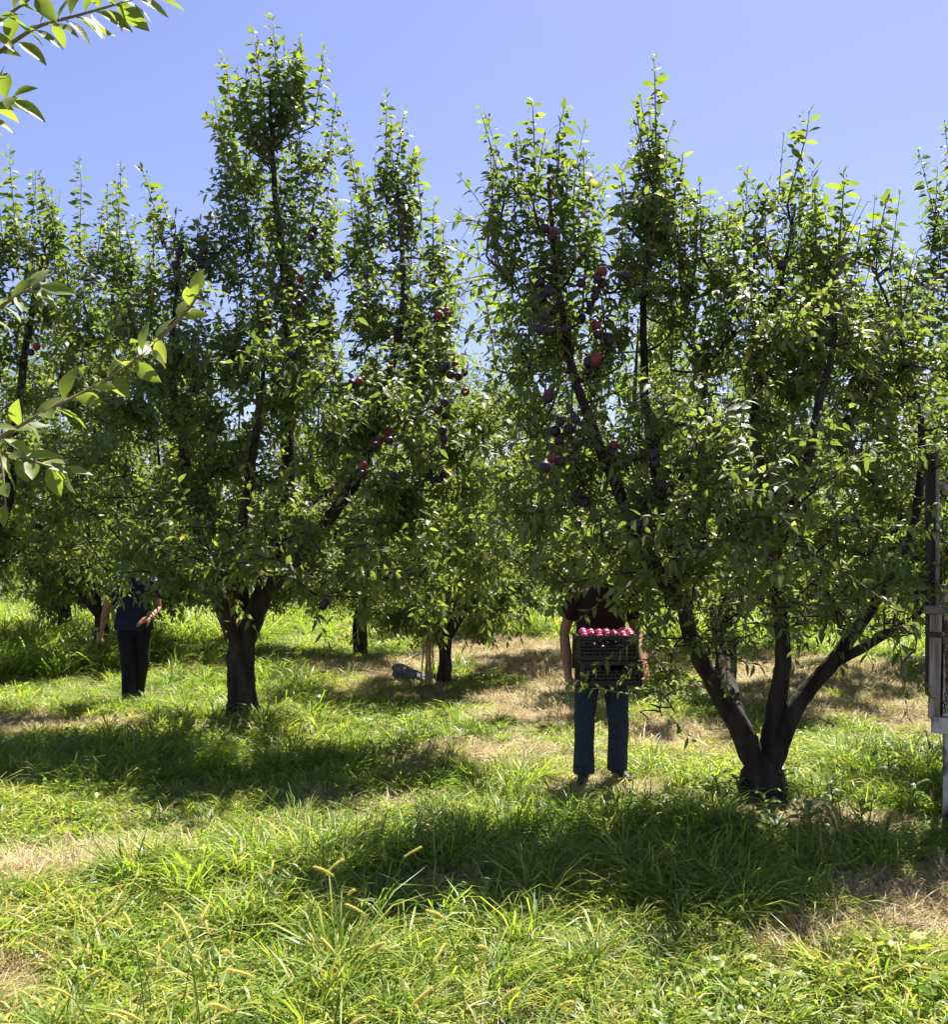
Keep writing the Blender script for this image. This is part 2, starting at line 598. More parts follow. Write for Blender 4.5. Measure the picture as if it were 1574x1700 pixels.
def build_tree(parent, base, limbs, lobes, shoots, seed, n_branch, twigs_per_m3, leaf=0.078, high=True, sides=10, twig_len=(0.2, 0.7), spacing=0.034, objleaf=0, minz=0.75, lean=None):
    """limbs: list of (points, radii, name) in world space; lobes: list of (centre, radii, weight); shoots: list of (base, tip).
    Everything is stored relative to the base of the tree."""
    r = np.random.default_rng(seed)
    base = np.asarray(base, float)
    nodes = []
    for pts, rad, nm in limbs:
        p, rr = smooth_path(pts, rad)
        p = p + np.cumsum(r.normal(0, .006, p.shape), 0) * np.minimum(1, np.linspace(0, 2, len(p)))[:, None]
        g = Geo()
        if high:
            bark_tube(g, p - base, rr, 20 if rr[0] > .05 else 12, .04, seed + len(p), .12)
        else:
            g.tube(p - base, rr, sides, wob=0.07)
        link(nm, g.mesh(nm, 'bark'), parent)
        if nm != 'trunk':
            nodes.append(p[len(p) // 4:])
    limb_nodes = np.concatenate(nodes)
    nodes = limb_nodes.copy()
    lobe_of = np.full(len(nodes), -1)
    # branch targets
    wts = np.array([l[2] for l in lobes], float)
    wts /= wts.sum()
    tg, tl = [], []
    for li, (c, rad, w) in enumerate(lobes):
        k = max(3, int(round(n_branch * wts[li])))
        v = unit(r.normal(0, 1, (k, 3))) * (r.uniform(0.12, 1, (k, 1)) ** 0.45)
        tg.append(np.asarray(c) + v * np.asarray(rad))
        tl += [li] * k
    tg, tl = np.concatenate(tg), np.array(tl)
    keep = tg[:, 2] > minz
    tg, tl = tg[keep], tl[keep]
    dist = np.array([np.min(np.linalg.norm(limb_nodes - p, axis=1)) for p in tg])
    order = np.argsort(dist)
    gb = Geo()
    for i in order:
        p = tg[i]
        dv = nodes - p
        dd = np.linalg.norm(dv, axis=1) + 0.6 * np.maximum(0, dv[:, 2])
        j = int(np.argmin(dd))
        a = nodes[j]
        L = np.linalg.norm(p - a)
        if L < 0.08:
            continue
        n = max(4, int(L / 0.11))
        t = np.linspace(0, 1, n)[:, None]
        ctrl = (a + p) / 2 + np.array([0, 0, 0.10 * L]) + r.normal(0, .10, 3) * L
        path = (1 - t) ** 2 * a + 2 * t * (1 - t) * ctrl + t * t * p
        r0 = min(0.022, 0.006 + 0.010 * L)
        gb.tube(path, np.linspace(r0, 0.004, n), 5 if high else 4, cap=False, wob=0.05)
        nodes = np.vstack([nodes, path[1:]])
        lobe_of = np.concatenate([lobe_of, np.full(n - 1, tl[i])])
    # twigs with leaves
    gl, gt = Geo(), Geo()
    cand = np.where(lobe_of >= 0)[0]
    total = 0
    for li, (c, rad, w) in enumerate(lobes):
        vol = 4.19 * np.prod(rad)
        m = int(vol * twigs_per_m3 * w)
        idx = cand[lobe_of[cand] == li]
        if len(idx) == 0:
            continue
        pick = r.choice(idx, m)
        c, rad = np.asarray(c), np.asarray(rad)
        for q in pick:
            s = nodes[q] + r.normal(0, .02, 3)
            out = unit((s - c) / rad)
            d = out * 0.75 + UP * r.uniform(-0.1, 1.1) + r.normal(0, .5, 3)
            ln = r.uniform(*twig_len) * (1.05 if r.uniform() < .2 else .8)
            if r.uniform() < .38:                        # short spur with a cluster of leaves
                st, P, Lv, N, l_, w_, cu, fo = twig_leaves(s, d, r.uniform(.07, .17), spacing * .38, leaf * r.uniform(.7, 1.05), r, bend=0, droop=0.2, ang=66, nj=.5)
            else:
                st, P, Lv, N, l_, w_, cu, fo = twig_leaves(s, d, ln, spacing, leaf * r.uniform(.78, 1.1), r, bend=r.uniform(-.4, .35), droop=0.18, nj=.6)
            tw = r.uniform(0, 1)
            tints = np.where(r.uniform(0, 1, len(P)) < .012, 1.0, np.clip(0.14 + 0.54 * tw + 0.32 * r.uniform(0, 1, len(P)), 0, 1) * 0.95)
            leaves_to_geo(gl, leaf_verts(P, Lv, N, l_, w_, cu, fo, high), tints, high)
            if high or r.uniform() < 0.4:
                gt.tube(st[::2], np.linspace(0.0042, 0.0018, 3), 3, cap=False)
            total += len(P)
    # long upright shoots: single leaves as objects on the ones that stand out best
    for si, (b, tip) in enumerate(shoots):
        b, tip = np.asarray(b, float), np.asarray(tip, float)
        dv = nodes - b
        j = int(np.argmin(np.linalg.norm(dv, axis=1) + 1.5 * np.maximum(0, dv[:, 2] + 0.08)))
        a = nodes[j]
        if np.linalg.norm(a - b) > 0.05:
            n = 6
            t = np.linspace(0, 1, n)[:, None]
            ctrl = (a + b) / 2 + np.array([0, 0, -.05])
            path = (1 - t) ** 2 * a + 2 * t * (1 - t) * ctrl + t * t * b
            gb.tube(path, np.linspace(0.011, 0.007, n), 5, cap=False)
            for s in path[1:]:
                for _ in range(1):
                    st, P, Lv, N, l_, w_, cu, fo = twig_leaves(s, r.normal(0, .5, 3) + UP * .6, r.uniform(.15, .35), spacing, leaf, r)
                    leaves_to_geo(gl, leaf_verts(P, Lv, N, l_, w_, cu, fo, high), np.clip(r.uniform(.1, .8, len(P)), 0, 1), high)
                    gt.tube(st[::2], np.linspace(0.004, 0.0018, 3), 3, cap=False)
        ln = np.linalg.norm(tip - b)
        st, P, Lv, N, l_, w_, cu, fo = twig_leaves(b, tip - b, ln, max(.030, spacing * .82), leaf * 1.25 * r.uniform(.85, 1.12), r, bend=r.uniform(-.06, .06), droop=0.5, ang=62, nj=.65)
        if ln > 0.2:                                     # small leaves between the large ones
            _, P_, L_, N_, a_, b_, c_, f_ = twig_leaves(b, tip - b, ln * .93, spacing * .8, leaf * .9, r, bend=0.0, droop=0.45, ang=56, nj=.7)
            leaves_to_geo(gl, leaf_verts(P_, L_, N_, a_, b_, c_, f_, high), np.clip(r.uniform(0, .7, len(P_)), 0, 1), high)
        if si < objleaf:
            g = Geo()
            g.tube(st - base, np.linspace(0.0075, 0.0025, 5), 5)
            so = link('shoot', g.mesh('shoot', 'green_twig'), parent)
            for k in range(len(P)):
                place_leaf(so, P[k] - base, Lv[k], N[k], l_[k], int(r.integers(0, 8)))
        else:
            leaves_to_geo(gl, leaf_verts(P, Lv, N, l_, w_, cu, fo, high), np.clip(r.uniform(.1, .75, len(P)), 0, 1), high)
            gt.tube(st, np.linspace(0.0065, 0.002, 5), 4, cap=False)
    for g_, nm, mt in ((gb, 'branches', 'bark'), (gt, 'twigs', 'twig_bark'), (gl, 'crown', 'plum_leaf')):
        me = g_.mesh(nm, mt)
        me.transform(Matrix.Translation(Vector(-base)))
        o = link(nm, me, parent)
        o['kind'] = 'stuff'
    return nodes, total


def L3(px, py, d, rx, ry, rd, w=1.0):
    """lobe from photograph pixels: centre, half sizes in pixels at that distance, depth half size in metres"""
    return (at(px, py, d), np.array([rx * d / FPX, rd, ry * d / FPX]), w)


def SH(bx, by, tx, ty, d, dd=0.0):
    return (at(bx, by, d), at(tx, ty, d + dd))


def LM(pts, radii, name='limb'):
    return ([at(*p) for p in pts], radii, name)



# ------------------------------------------------------------------ ground
DRY = [  # x, y, radius x, radius y, strength : mown or trampled straw patches
    (1.0, 16.5, 1.4, 5.2, .8), (4.9, 11.4, 2.2, 1.5, .75), (-4.5, 9.6, 1.5, 0.55, 0.75), (-2.2, 5.15, 0.7, 0.36, 1.0),
    (2.15, 4.45, 0.72, 0.55, 1.0), (-1.85, 3.75, 0.28, 0.2, 0.9), (0.25, 8.0, 0.8, 0.6, 0.5), (2.0, 9.0, 0.7, 0.7, 0.6),
    (-1.0, 12.0, 1.2, 0.7, .5), (6.2, 13.5, 2.5, 2.0, .7), (.9, 7.0, .5, .25, .4), (-2.6, 4.4, .4, .15, .7), (-.9, 5.6, .3, .16, .6), (.95, 6.72, .42, .36, .7), (1.95, 6.05, .55, .4, .6), (-0.45, 6.5, 0.22, 0.16, 0.8), (-1.9, 14.5, 1.6, 1.0, 0.9), (3.2, 15.0, 1.2, 2.0, 0.8), (-0.1, 4.9, 0.2, 0.12, 0.6), (0.9, 5.2, 0.3, 0.15, 0.5)]


def wave(x, y, k, seed):
    r = np.random.default_rng(seed)
    s = 0
    for i in range(6):
        a, f, p = r.uniform(0, 6.28), k * r.uniform(.6, 1.7), r.uniform(0, 6.28)
        s = s + np.sin((x * math.cos(a) + y * math.sin(a)) * f + p)
    return s / 6 ** .5


def dryness(x, y):
    x, y = np.asarray(x, float), np.asarray(y, float)
    e = 0.35 * wave(x, y, 2.6, 3) + 0.2 * wave(x, y, 7.0, 4) - .18
    v = np.zeros_like(np.asarray(x, float))
    for cx, cy, rx, ry, s in DRY:
        q = np.sqrt(((x - cx) / rx) ** 2 + ((y - cy) / ry) ** 2) + e
        v = np.maximum(v, s * np.clip((1.15 - q) / 0.35, 0, 1))
    return v


def ground_z(x, y):
    return 0.030 * wave(x, y, 0.9, 8) + 0.012 * wave(x, y, 3.2, 9)


xs = np.concatenate([np.linspace(-300, -22, 12), np.linspace(-20, 20, 161), np.linspace(22, 300, 12)])
ys = np.concatenate([np.linspace(-60, -3, 8), np.linspace(-2, 32, 137), np.linspace(34, 500, 14)])
X, Y = np.meshgrid(xs, ys)
Z = ground_z(X, Y)
nx, ny = len(xs), len(ys)
ii = np.arange(ny - 1)[:, None] * nx + np.arange(nx - 1)[None, :]
GQ = np.stack([ii, ii + 1, ii + 1 + nx, ii + nx], -1).reshape(-1, 4)
gm, n, l, p, out = nodes_of('orchard_soil')
MATS['orchard_soil'] = gm
at_ = n.new('ShaderNodeAttribute')
at_.attribute_name = 'tint'
tc = n.new('ShaderNodeTexCoord')
t1 = n.new('ShaderNodeTexNoise')
t1.inputs['Scale'].default_value = 14
t1.inputs['Detail'].default_value = 10
t2 = n.new('ShaderNodeTexNoise')
t2.inputs['Scale'].default_value = 1.3
t2.inputs['Detail'].default_value = 6
l.new(tc.outputs['Object'], t1.inputs['Vector'])
l.new(tc.outputs['Object'], t2.inputs['Vector'])
r1 = ramp(n, [(0.3, (0.045, 0.04, 0.018)), (0.55, (0.075, 0.085, 0.03)), (0.75, (0.13, 0.11, 0.055))])
r2 = ramp(n, [(0.3, (0.15, 0.105, 0.06)), (0.5, (0.28, 0.20, 0.115)), (0.7, (0.38, 0.28, 0.165))])
l.new(t1.outputs[0], r1.inputs[0])
l.new(t1.outputs[0], r2.inputs[0])
mx = n.new('ShaderNodeMix')
mx.data_type = 'RGBA'
l.new(at_.outputs['Fac'], mx.inputs[0])
l.new(r1.outputs[0], mx.inputs[6])
l.new(r2.outputs[0], mx.inputs[7])
l.new(mx.outputs[2], p.inputs['Base Color'])
p.inputs['Roughness'].default_value = 0.95
bp = n.new('ShaderNodeBump')
bp.inputs['Strength'].default_value = 0.8
bp.inputs['Distance'].default_value = 0.03
l.new(t1.outputs[0], bp.inputs['Height'])
l.new(bp.outputs[0], p.inputs['Normal'])
gme = mesh_np('ground', np.stack([X, Y, Z], -1).reshape(-1, 3), [GQ], 'orchard_soil', True, dryness(X, Y).ravel())
ground = link('ground', gme)
tag(ground, 'orchard floor of soil and trampled straw under the grass', None, None, 'structure')


# ------------------------------------------------------------------ grass
def blades(nb, spread, lmin, lmax, wmin, wmax, lean, arch, r, tmin=0.0, tmax=1.0, flat=0.0):
    ang = r.uniform(0, 6.283, nb)
    rad = spread * np.sqrt(r.uniform(0, 1, nb))
    P = np.stack([np.cos(ang) * rad, np.sin(ang) * rad, np.zeros(nb)], 1)
    az = ang + r.normal(0, .9, nb)
    H = np.stack([np.cos(az), np.sin(az), np.zeros(nb)], 1)
    ln = r.uniform(lmin, lmax, nb)[:, None]
    wd = r.uniform(wmin, wmax, nb)[:, None]
    le = np.abs(r.normal(lean, .25, nb))[:, None]
    ar = np.abs(r.normal(arch, .3, nb))[:, None]
    S = np.stack([-np.sin(az), np.cos(az), np.zeros(nb)], 1)
    tw = r.normal(0, .5, nb)[:, None]
    S = S * np.cos(tw) + UP * np.sin(tw) * 0.6
    rows = []
    for t, w in ((0, .7), (.35, 1.0), (.7, .75), (1.0, 0.0)):
        up = (1 - flat) * (t - ar * 0.45 * t * t * t) + flat * 0.06
        c = P + UP * ln * np.maximum(up, 0.01) * np.cos(np.minimum(le, 1.3)) + H * ln * (np.sin(np.minimum(le, 1.3)) * t + ar * 0.5 * t * t)
        if w:
            rows += [c - S * wd * w / 2, c + S * wd * w / 2]
        else:
            rows.append(c)
    V = np.stack(rows, 1)
    off = (np.arange(nb) * 7)[:, None, None]
    Q = (np.array([[0, 1, 3, 2], [2, 3, 5, 4]])[None] + off).reshape(-1, 4)
    T = (np.array([[4, 5, 6]])[None] + off).reshape(-1, 3)
    return V.reshape(-1, 3), Q, T, np.repeat(r.uniform(tmin, tmax, nb), 7)


def tuft_collection(name, variants, mat):
    c = bpy.data.collections.new(name)
    for i, kw in enumerate(variants):
        g = Geo()
        g.add(*blades(r=np.random.default_rng(500 + i * 7 + len(name)), **kw))
        o = bpy.data.objects.new('%s_%02d' % (name, i), g.mesh(name, mat))
        c.objects.link(o)
    return c


def scatter(name, label, coll, pts, rot, scl, vi, patch):
    me = bpy.data.meshes.new(name)
    me.vertices.add(len(pts))
    me.vertices.foreach_set('co', np.asarray(pts, np.float32).ravel())
    for an, ty, data in (('rot', 'FLOAT_VECTOR', rot), ('scl', 'FLOAT', scl), ('vi', 'INT', vi), ('patch', 'FLOAT', patch)):
        a = me.attributes.new(an, ty, 'POINT')
        if ty == 'FLOAT_VECTOR':
            a.data.foreach_set('vector', np.asarray(data, np.float32).ravel())
        else:
            a.data.foreach_set('value', np.asarray(data, np.int32 if ty == 'INT' else np.float32))
    o = link(name, me)
    tag(o, label, name.replace('_', ' '), None, 'stuff')
    ng = bpy.data.node_groups.new(name + '_scatter', 'GeometryNodeTree')
    ng.interface.new_socket('Geometry', in_out='INPUT', socket_type='NodeSocketGeometry')
    ng.interface.new_socket('Geometry', in_out='OUTPUT', socket_type='NodeSocketGeometry')
    N, Lk = ng.nodes, ng.links
    gi, go = N.new('NodeGroupInput'), N.new('NodeGroupOutput')
    ip = N.new('GeometryNodeInstanceOnPoints')
    ci = N.new('GeometryNodeCollectionInfo')
    ci.inputs[0].default_value = coll
    ci.inputs[1].default_value = True
    ci.inputs[2].default_value = True
    ip.inputs['Pick Instance'].default_value = True

    def na(nm, ty):
        a = N.new('GeometryNodeInputNamedAttribute')
        a.data_type = ty
        a.inputs[0].default_value = nm
        return next(s for s in a.outputs if s.enabled and s.name == 'Attribute')
    Lk.new(gi.outputs[0], ip.inputs['Points'])
    Lk.new(ci.outputs[0], ip.inputs['Instance'])
    Lk.new(na('vi', 'INT'), ip.inputs['Instance Index'])
    e2r = N.new('FunctionNodeEulerToRotation')
    Lk.new(na('rot', 'FLOAT_VECTOR'), e2r.inputs[0])
    Lk.new(e2r.outputs[0], ip.inputs['Rotation'])
    Lk.new(na('scl', 'FLOAT'), ip.inputs['Scale'])
    Lk.new(ip.outputs[0], go.inputs[0])
    md = o.modifiers.new('scatter', 'NODES')
    md.node_group = ng
    return o


short = [dict(nb=40, spread=.10, lmin=.05, lmax=.17, wmin=.005, wmax=.012, lean=.8, arch=1.0) for _ in range(5)]
tall = [dict(nb=30, spread=.07, lmin=.18, lmax=.40, wmin=.006, wmax=.012, lean=.45, arch=1.1) for _ in range(3)]
C_GRASS = tuft_collection('grass_tuft', short + tall, 'grass_blade')
for i in range(3):                                     # low broad-leaved rosettes among the blades
    r_ = np.random.default_rng(900 + i)
    g, q = Geo(), 34
    a, rad = r_.uniform(0, 6.283, q), .11 * np.sqrt(r_.uniform(0, 1, q))
    P = np.stack([np.cos(a) * rad, np.sin(a) * rad, r_.uniform(.02, .10, q)], 1)
    L = unit(np.stack([np.cos(a + r_.normal(0, .8, q)), np.sin(a + r_.normal(0, .8, q)), r_.uniform(.0, .7, q)], 1))
    ln = r_.uniform(.025, .060, q)
    leaves_to_geo(g, leaf_verts(P, L, unit(UP + r_.normal(0, .3, (q, 3))), ln, ln * r_.uniform(.45, .7, q), r_.uniform(0, .3, q), r_.uniform(.02, .15, q)), r_.uniform(0, .65, q))
    for k in range(q):
        g.tube([P[k] * [.5, .5, 0], P[k]], [.0012, .001], 3, cap=False, tint=.4)
    o = bpy.data.objects.new('grass_tuft_%02d' % (8 + i), g.mesh('grass_tuft', 'grass_blade'))
    C_GRASS.objects.link(o)
straw = [dict(nb=42, spread=.12, lmin=.08, lmax=.24, wmin=.0025, wmax=.005, lean=1.15, arch=.2, flat=.75) for _ in range(4)]
straw += [dict(nb=34, spread=.11, lmin=.04, lmax=.13, wmin=.003, wmax=.006, lean=.7, arch=.5) for _ in range(3)]
C_STRAW = tuft_collection('straw_tuft', straw, 'straw_blade')

PT, SC, VI, PA = [], [], [], []
SP, SS, SV, SA = [], [], [], []
for (d0, d1, dens, sc) in ((2.6, 5.2, 230, 1.0), (5.2, 8, 150, 1.0), (8, 13, 75, 1.15), (13, 20, 30, 1.5), (20, 34, 10, 2.0)):
    wmax = 0.52 * d1 + 1.6
    m = int((d1 - d0) * 2 * wmax * dens)
    x, y = rng.uniform(-wmax, wmax, m), rng.uniform(d0, d1, m)
    k = np.abs(x) < 0.52 * y + 1.6
    x, y = x[k], y[k]
    dr = dryness(x, y)
    f = wave(x, y, 1.7, 21) * .5 + wave(x, y, 5, 22) * .3
    keep = rng.uniform(0, 1, len(x)) > dr * 0.97
    z = ground_z(x, y)
    is_tall = rng.uniform(0, 1, len(x)) < np.clip(0.07 + 0.14 * wave(x, y, 1.3, 31), 0.012, .3)
    v = np.where(is_tall, rng.integers(5, 8, len(x)), rng.integers(0, 5, len(x)))
    weedy = rng.uniform(0, 1, len(x)) < np.clip(.09 + .10 * wave(x, y, 1.9, 41), 0, .28)
    v = np.where(weedy & ~is_tall, rng.integers(8, 11, len(x)), v)
    s = .86 * sc * rng.uniform(.6, 1.3, len(x)) * np.clip(1 + 0.28 * f, .55, 1.5) * (1 - .45 * np.minimum(1, dr * 1.5))
    pa = np.clip(0.17 * f + 0.12 + rng.normal(0, .10, len(x)) - 0.18 * is_tall + 0.25 * dr, -.5, .6)
    PT.append(np.stack([x, y, z], 1)[keep]); SC.append(s[keep]); VI.append(v[keep]); PA.append(pa[keep])
    q = rng.uniform(0, 1, len(x)) < np.clip(dr * 0.95 + 0.15 - .10 * f, 0.03, 1)
    SP.append(np.stack([x, y, z + .006], 1)[q]); SS.append((sc * rng.uniform(.7, 1.3, len(x)))[q])
    SV.append(rng.integers(0, 7, len(x))[q]); SA.append(rng.normal(0, .2, len(x))[q])
    q = rng.uniform(0, 1, len(x)) < dr * .9             # second layer, so that the soil hardly shows
    jx, jy = x[q] + rng.normal(0, .08, q.sum()), y[q] + rng.normal(0, .08, q.sum())
    SP.append(np.stack([jx, jy, ground_z(jx, jy)], 1)); SS.append(sc * rng.uniform(.8, 1.4, q.sum()))
    SV.append(rng.integers(0, 7, q.sum())); SA.append(rng.normal(0, .25, q.sum()))
# taller weedy grass: along the far left, round the trunks and beside the right-hand tree
for (cx, cy, rx, ry, m, smin, smax) in ((-7.2, 15.0, 2.2, 2.4, 420, 1.6, 2.6), (-2.4, 9.7, .9, .5, 60, .7, 1.1), (2.9, 6.5, .6, .4, 45, .7, 1.1), (3.4, 7.3, .7, .6, 80, .9, 1.5),
                                        (-0.6, 5.3, .7, .45, 60, .8, 1.15), (-1.45, 4.9, .35, .3, 30, .8, 1.1), (-.9, 4.2, .35, .2, 22, .8, 1.05), (0.4, 5.9, .7, .3, 40, .7, 1.05),
                                        (1.35, 5.9, .3, .2, 16, .7, 1.0), (-2.9, 7.6, 1.4, .7, 90, .7, 1.1), (1.3, 4.5, .5, .25, 26, .7, 1.0), (-3.95, 10.55, .8, .35, 60, .6, .9), (-9, 20, 5, 3, 500, 2, 3), (5.5, 22, 7, 3, 500, 1.6, 2.6), (-1, 24, 6, 2, 400, 1.6, 2.4)):
    a, rr = rng.uniform(0, 6.283, m), np.sqrt(rng.uniform(0, 1, m))
    x, y = cx + rx * rr * np.cos(a), cy + ry * rr * np.sin(a)
    PT.append(np.stack([x, y, ground_z(x, y)], 1)); SC.append(rng.uniform(smin, smax, m)); VI.append(rng.integers(5, 8, m)); PA.append(rng.normal(-.03, .12, m))


def euler(m, tilt):
    return np.stack([rng.normal(0, tilt, m), rng.normal(0, tilt, m), rng.uniform(0, 6.283, m)], 1)


PT, SC, VI, PA = np.concatenate(PT), np.concatenate(SC), np.concatenate(VI), np.concatenate(PA)
scatter('grass', 'green grass with long arching blades covering the orchard floor', C_GRASS, PT, euler(len(PT), .16), SC, VI, PA)
SP, SS, SV, SA = np.concatenate(SP), np.concatenate(SS), np.concatenate(SV), np.concatenate(SA)
scatter('dry_grass', 'mown straw-coloured grass lying in trampled patches', C_STRAW, SP, euler(len(SP), .08), SS, SV, SA)

# ------------------------------------------------------------------ trees
D1 = 9.9
B1 = at(400, 1203, D1); B1[2] = 0.0
t1 = thing('plum_tree', 'tall plum tree left of centre with a straight dark trunk and a high leafy spire', 'tree', B1, group='plum trees of the orchard')
limbs1 = [
    LM([(402, 1216, D1), (401, 1198, D1), (399, 1160, D1), (397, 1100, D1), (401, 1062, D1), (402, 1030, D1)], [.225, .18, .145, .136, .14, .03], 'trunk'),
    LM([(400, 1105, D1), (388, 1050, D1), (368, 1005, D1), (345, 945, D1 - .1), (322, 860, D1 - .3), (300, 740, D1 - .5), (280, 600, D1 - .5), (300, 450, D1 - .3)], [.06, .10, .086, .075, .06, .045, .03, .015]),
    LM([(400, 1105, D1), (412, 1050, D1), (436, 985, D1), (458, 915, D1 + .1), (480, 800, D1 + .1), (478, 640, D1), (485, 480, D1), (470, 300, D1), (462, 150, D1)], [.06, .11, .10, .09, .075, .06, .045, .028, .010]),
    LM([(440, 985, D1), (520, 900, D1 - .8), (600, 790, D1 - 1.3), (640, 650, D1 - 1.5), (665, 500, D1 - 1.2), (650, 330, D1 - .8)], [.075, .065, .05, .04, .028, .012]),
    LM([(380, 1020, D1), (400, 900, D1 - .9), (420, 760, D1 - 1.4), (440, 620, D1 - 1.5)], [.06, .05, .035, .018]),
    LM([(460, 915, D1 + .1), (560, 800, D1 + .9), (680, 690, D1 + 1.0), (760, 600, D1 + .9)], [.06, .05, .035, .015]),
]
lobes1 = [
    L3(300, 790, D1 - .9, 190, 150, .9, 1.0), L3(500, 790, D1 - 1.3, 220, 140, .9, 1.1), L3(690, 770, D1 - 1.7, 150, 160, .7, 1.4), L3(480, 740, D1 + .3, 200, 150, .8, .9),
    L3(560, 590, D1 - .7, 200, 110, .8, 1.1), L3(700, 610, D1 - 1.2, 120, 110, .6, 1.4), L3(330, 620, D1 - .5, 150, 110, .7, .9), L3(460, 370, D1 + .2, 80, 120, .42, .9), L3(480, 490, D1 - .2, 110, 90, .5, 1.6),
    L3(640, 450, D1 - .4, 110, 85, .5, 1.0), L3(640, 330, D1 - .4, 50, 60, .3, 1.0), L3(400, 660, D1 - .7, 120, 110, .6, 1.4), L3(410, 550, D1 - .3, 95, 85, .5, 1.9), L3(310, 420, D1 - .2, 65, 60, .35, 1.5),
    L3(550, 935, D1 - 2.5, 170, 50, .5, 1.7), L3(400, 905, D1 - 2.2, 130, 60, .5, 1.7), L3(250, 930, D1 - 1.0, 120, 45, .7, 1.0), L3(700, 930, D1 - 1.6, 120, 70, .7, 1.1), L3(420, 930, D1 + .8, 130, 70, .6, .5),
    L3(225, 945, D1 - .5, 95, 52, .35, 2.0), L3(160, 760, D1 - .3, 110, 150, .6, .9), L3(800, 790, D1 - 1.6, 90, 150, .6, 1.5), L3(800, 930, D1 - 1.2, 80, 80, .6, 1.4), L3(310, 965, D1 - 1.1, 140, 45, .5, 1.6),
    L3(610, 985, D1 - 1.9, 130, 45, .5, 1.8), L3(740, 975, D1 - 1.2, 100, 50, .5, 1.6), L3(850, 730, D1 - 1.5, 90, 120, .5, 1.2), L3(180, 620, D1 - .1, 110, 110, .6, 1.3), L3(590, 690, D1 - 2.0, 150, 110, .5, 1.3), L3(560, 420, D1 - .1, 70, 90, .4, 1.0), L3(720, 500, D1 - .8, 70, 80, .4, 1.1), L3(240, 500, D1 - .2, 80, 70, .4, 1.0), L3(200, 860, D1 - 1.0, 110, 70, .5, 1.0), L3(390, 330, D1 + .1, 50, 80, .3, .5), L3(530, 310, D1 + .1, 50, 80, .3, .5), L3(270, 590, D1 - .6, 110, 90, .5, 1.3), L3(170, 520, D1 + .1, 80, 80, .4, 1.0), L3(600, 520, D1 - .9, 120, 70, .4, 1.2), L3(470, 620, D1 - 1.1, 130, 80, .5, 1.3)]
shoots1 = [SH(468, 190, 455, 28, D1), SH(440, 190, 424, 52, D1), SH(495, 190, 500, 55, D1), SH(520, 210, 536, 78, D1), SH(390, 215, 368, 90, D1), SH(380, 260, 345, 180, D1),
           SH(640, 300, 638, 148, D1 - .6), SH(655, 300, 672, 180, D1 - .6), SH(592, 320, 575, 200, D1 - .2), SH(718, 440, 722, 330, D1 - .6), SH(268, 390, 236, 280, D1 - .2),
           SH(292, 410, 272, 330, D1 - .2), SH(372, 420, 358, 338, D1), SH(742, 470, 782, 405, D1 - .7), SH(545, 260, 560, 150, D1), SH(415, 240, 402, 130, D1),
           SH(480, 240, 478, 95, D1), SH(700, 360, 690, 250, D1 - .6), SH(350, 460, 330, 370, D1 - .2), SH(600, 400, 612, 290, D1)]


def rshoots(n, sky_pts, d, dd, depth, seed, lmin=.5, lmax=1.1, cx=None):
    r = np.random.default_rng(seed)
    q = np.array(sky_pts, float)
    out_ = []
    for _ in range(n):
        x = r.uniform(q[0, 0], q[-1, 0])
        y = np.interp(x, q[:, 0], q[:, 1]) + depth * r.uniform(.05, 1) ** 1.3
        z = d + r.uniform(-dd, dd)
        tip = at(x, y, z)
        lean = 0 if cx is None else (x - cx) / FPX * d * .42
        out_.append((tip - np.array([r.normal(0, .13) + lean, r.normal(0, .13), 1.0]) * r.uniform(lmin, lmax), tip))
    return out_


shoots1 += rshoots(38, [(350, 150), (370, 110), (425, 65), (455, 45), (500, 65), (535, 95), (560, 160)], D1, .4, 300, 71, .5, 1.15, 462)
shoots1 += rshoots(22, [(570, 230), (600, 240), (640, 170), (680, 210), (720, 340), (775, 420)], D1 - .6, .4, 230, 72, cx=650)
shoots1 += rshoots(12, [(235, 320), (270, 340), (360, 350)], D1 - .2, .3, 120, 73, .35, .7)
nodes1, c1 = build_tree(t1, B1, limbs1, lobes1, shoots1, 21, 620, 92, leaf=.102, objleaf=20, spacing=.038)

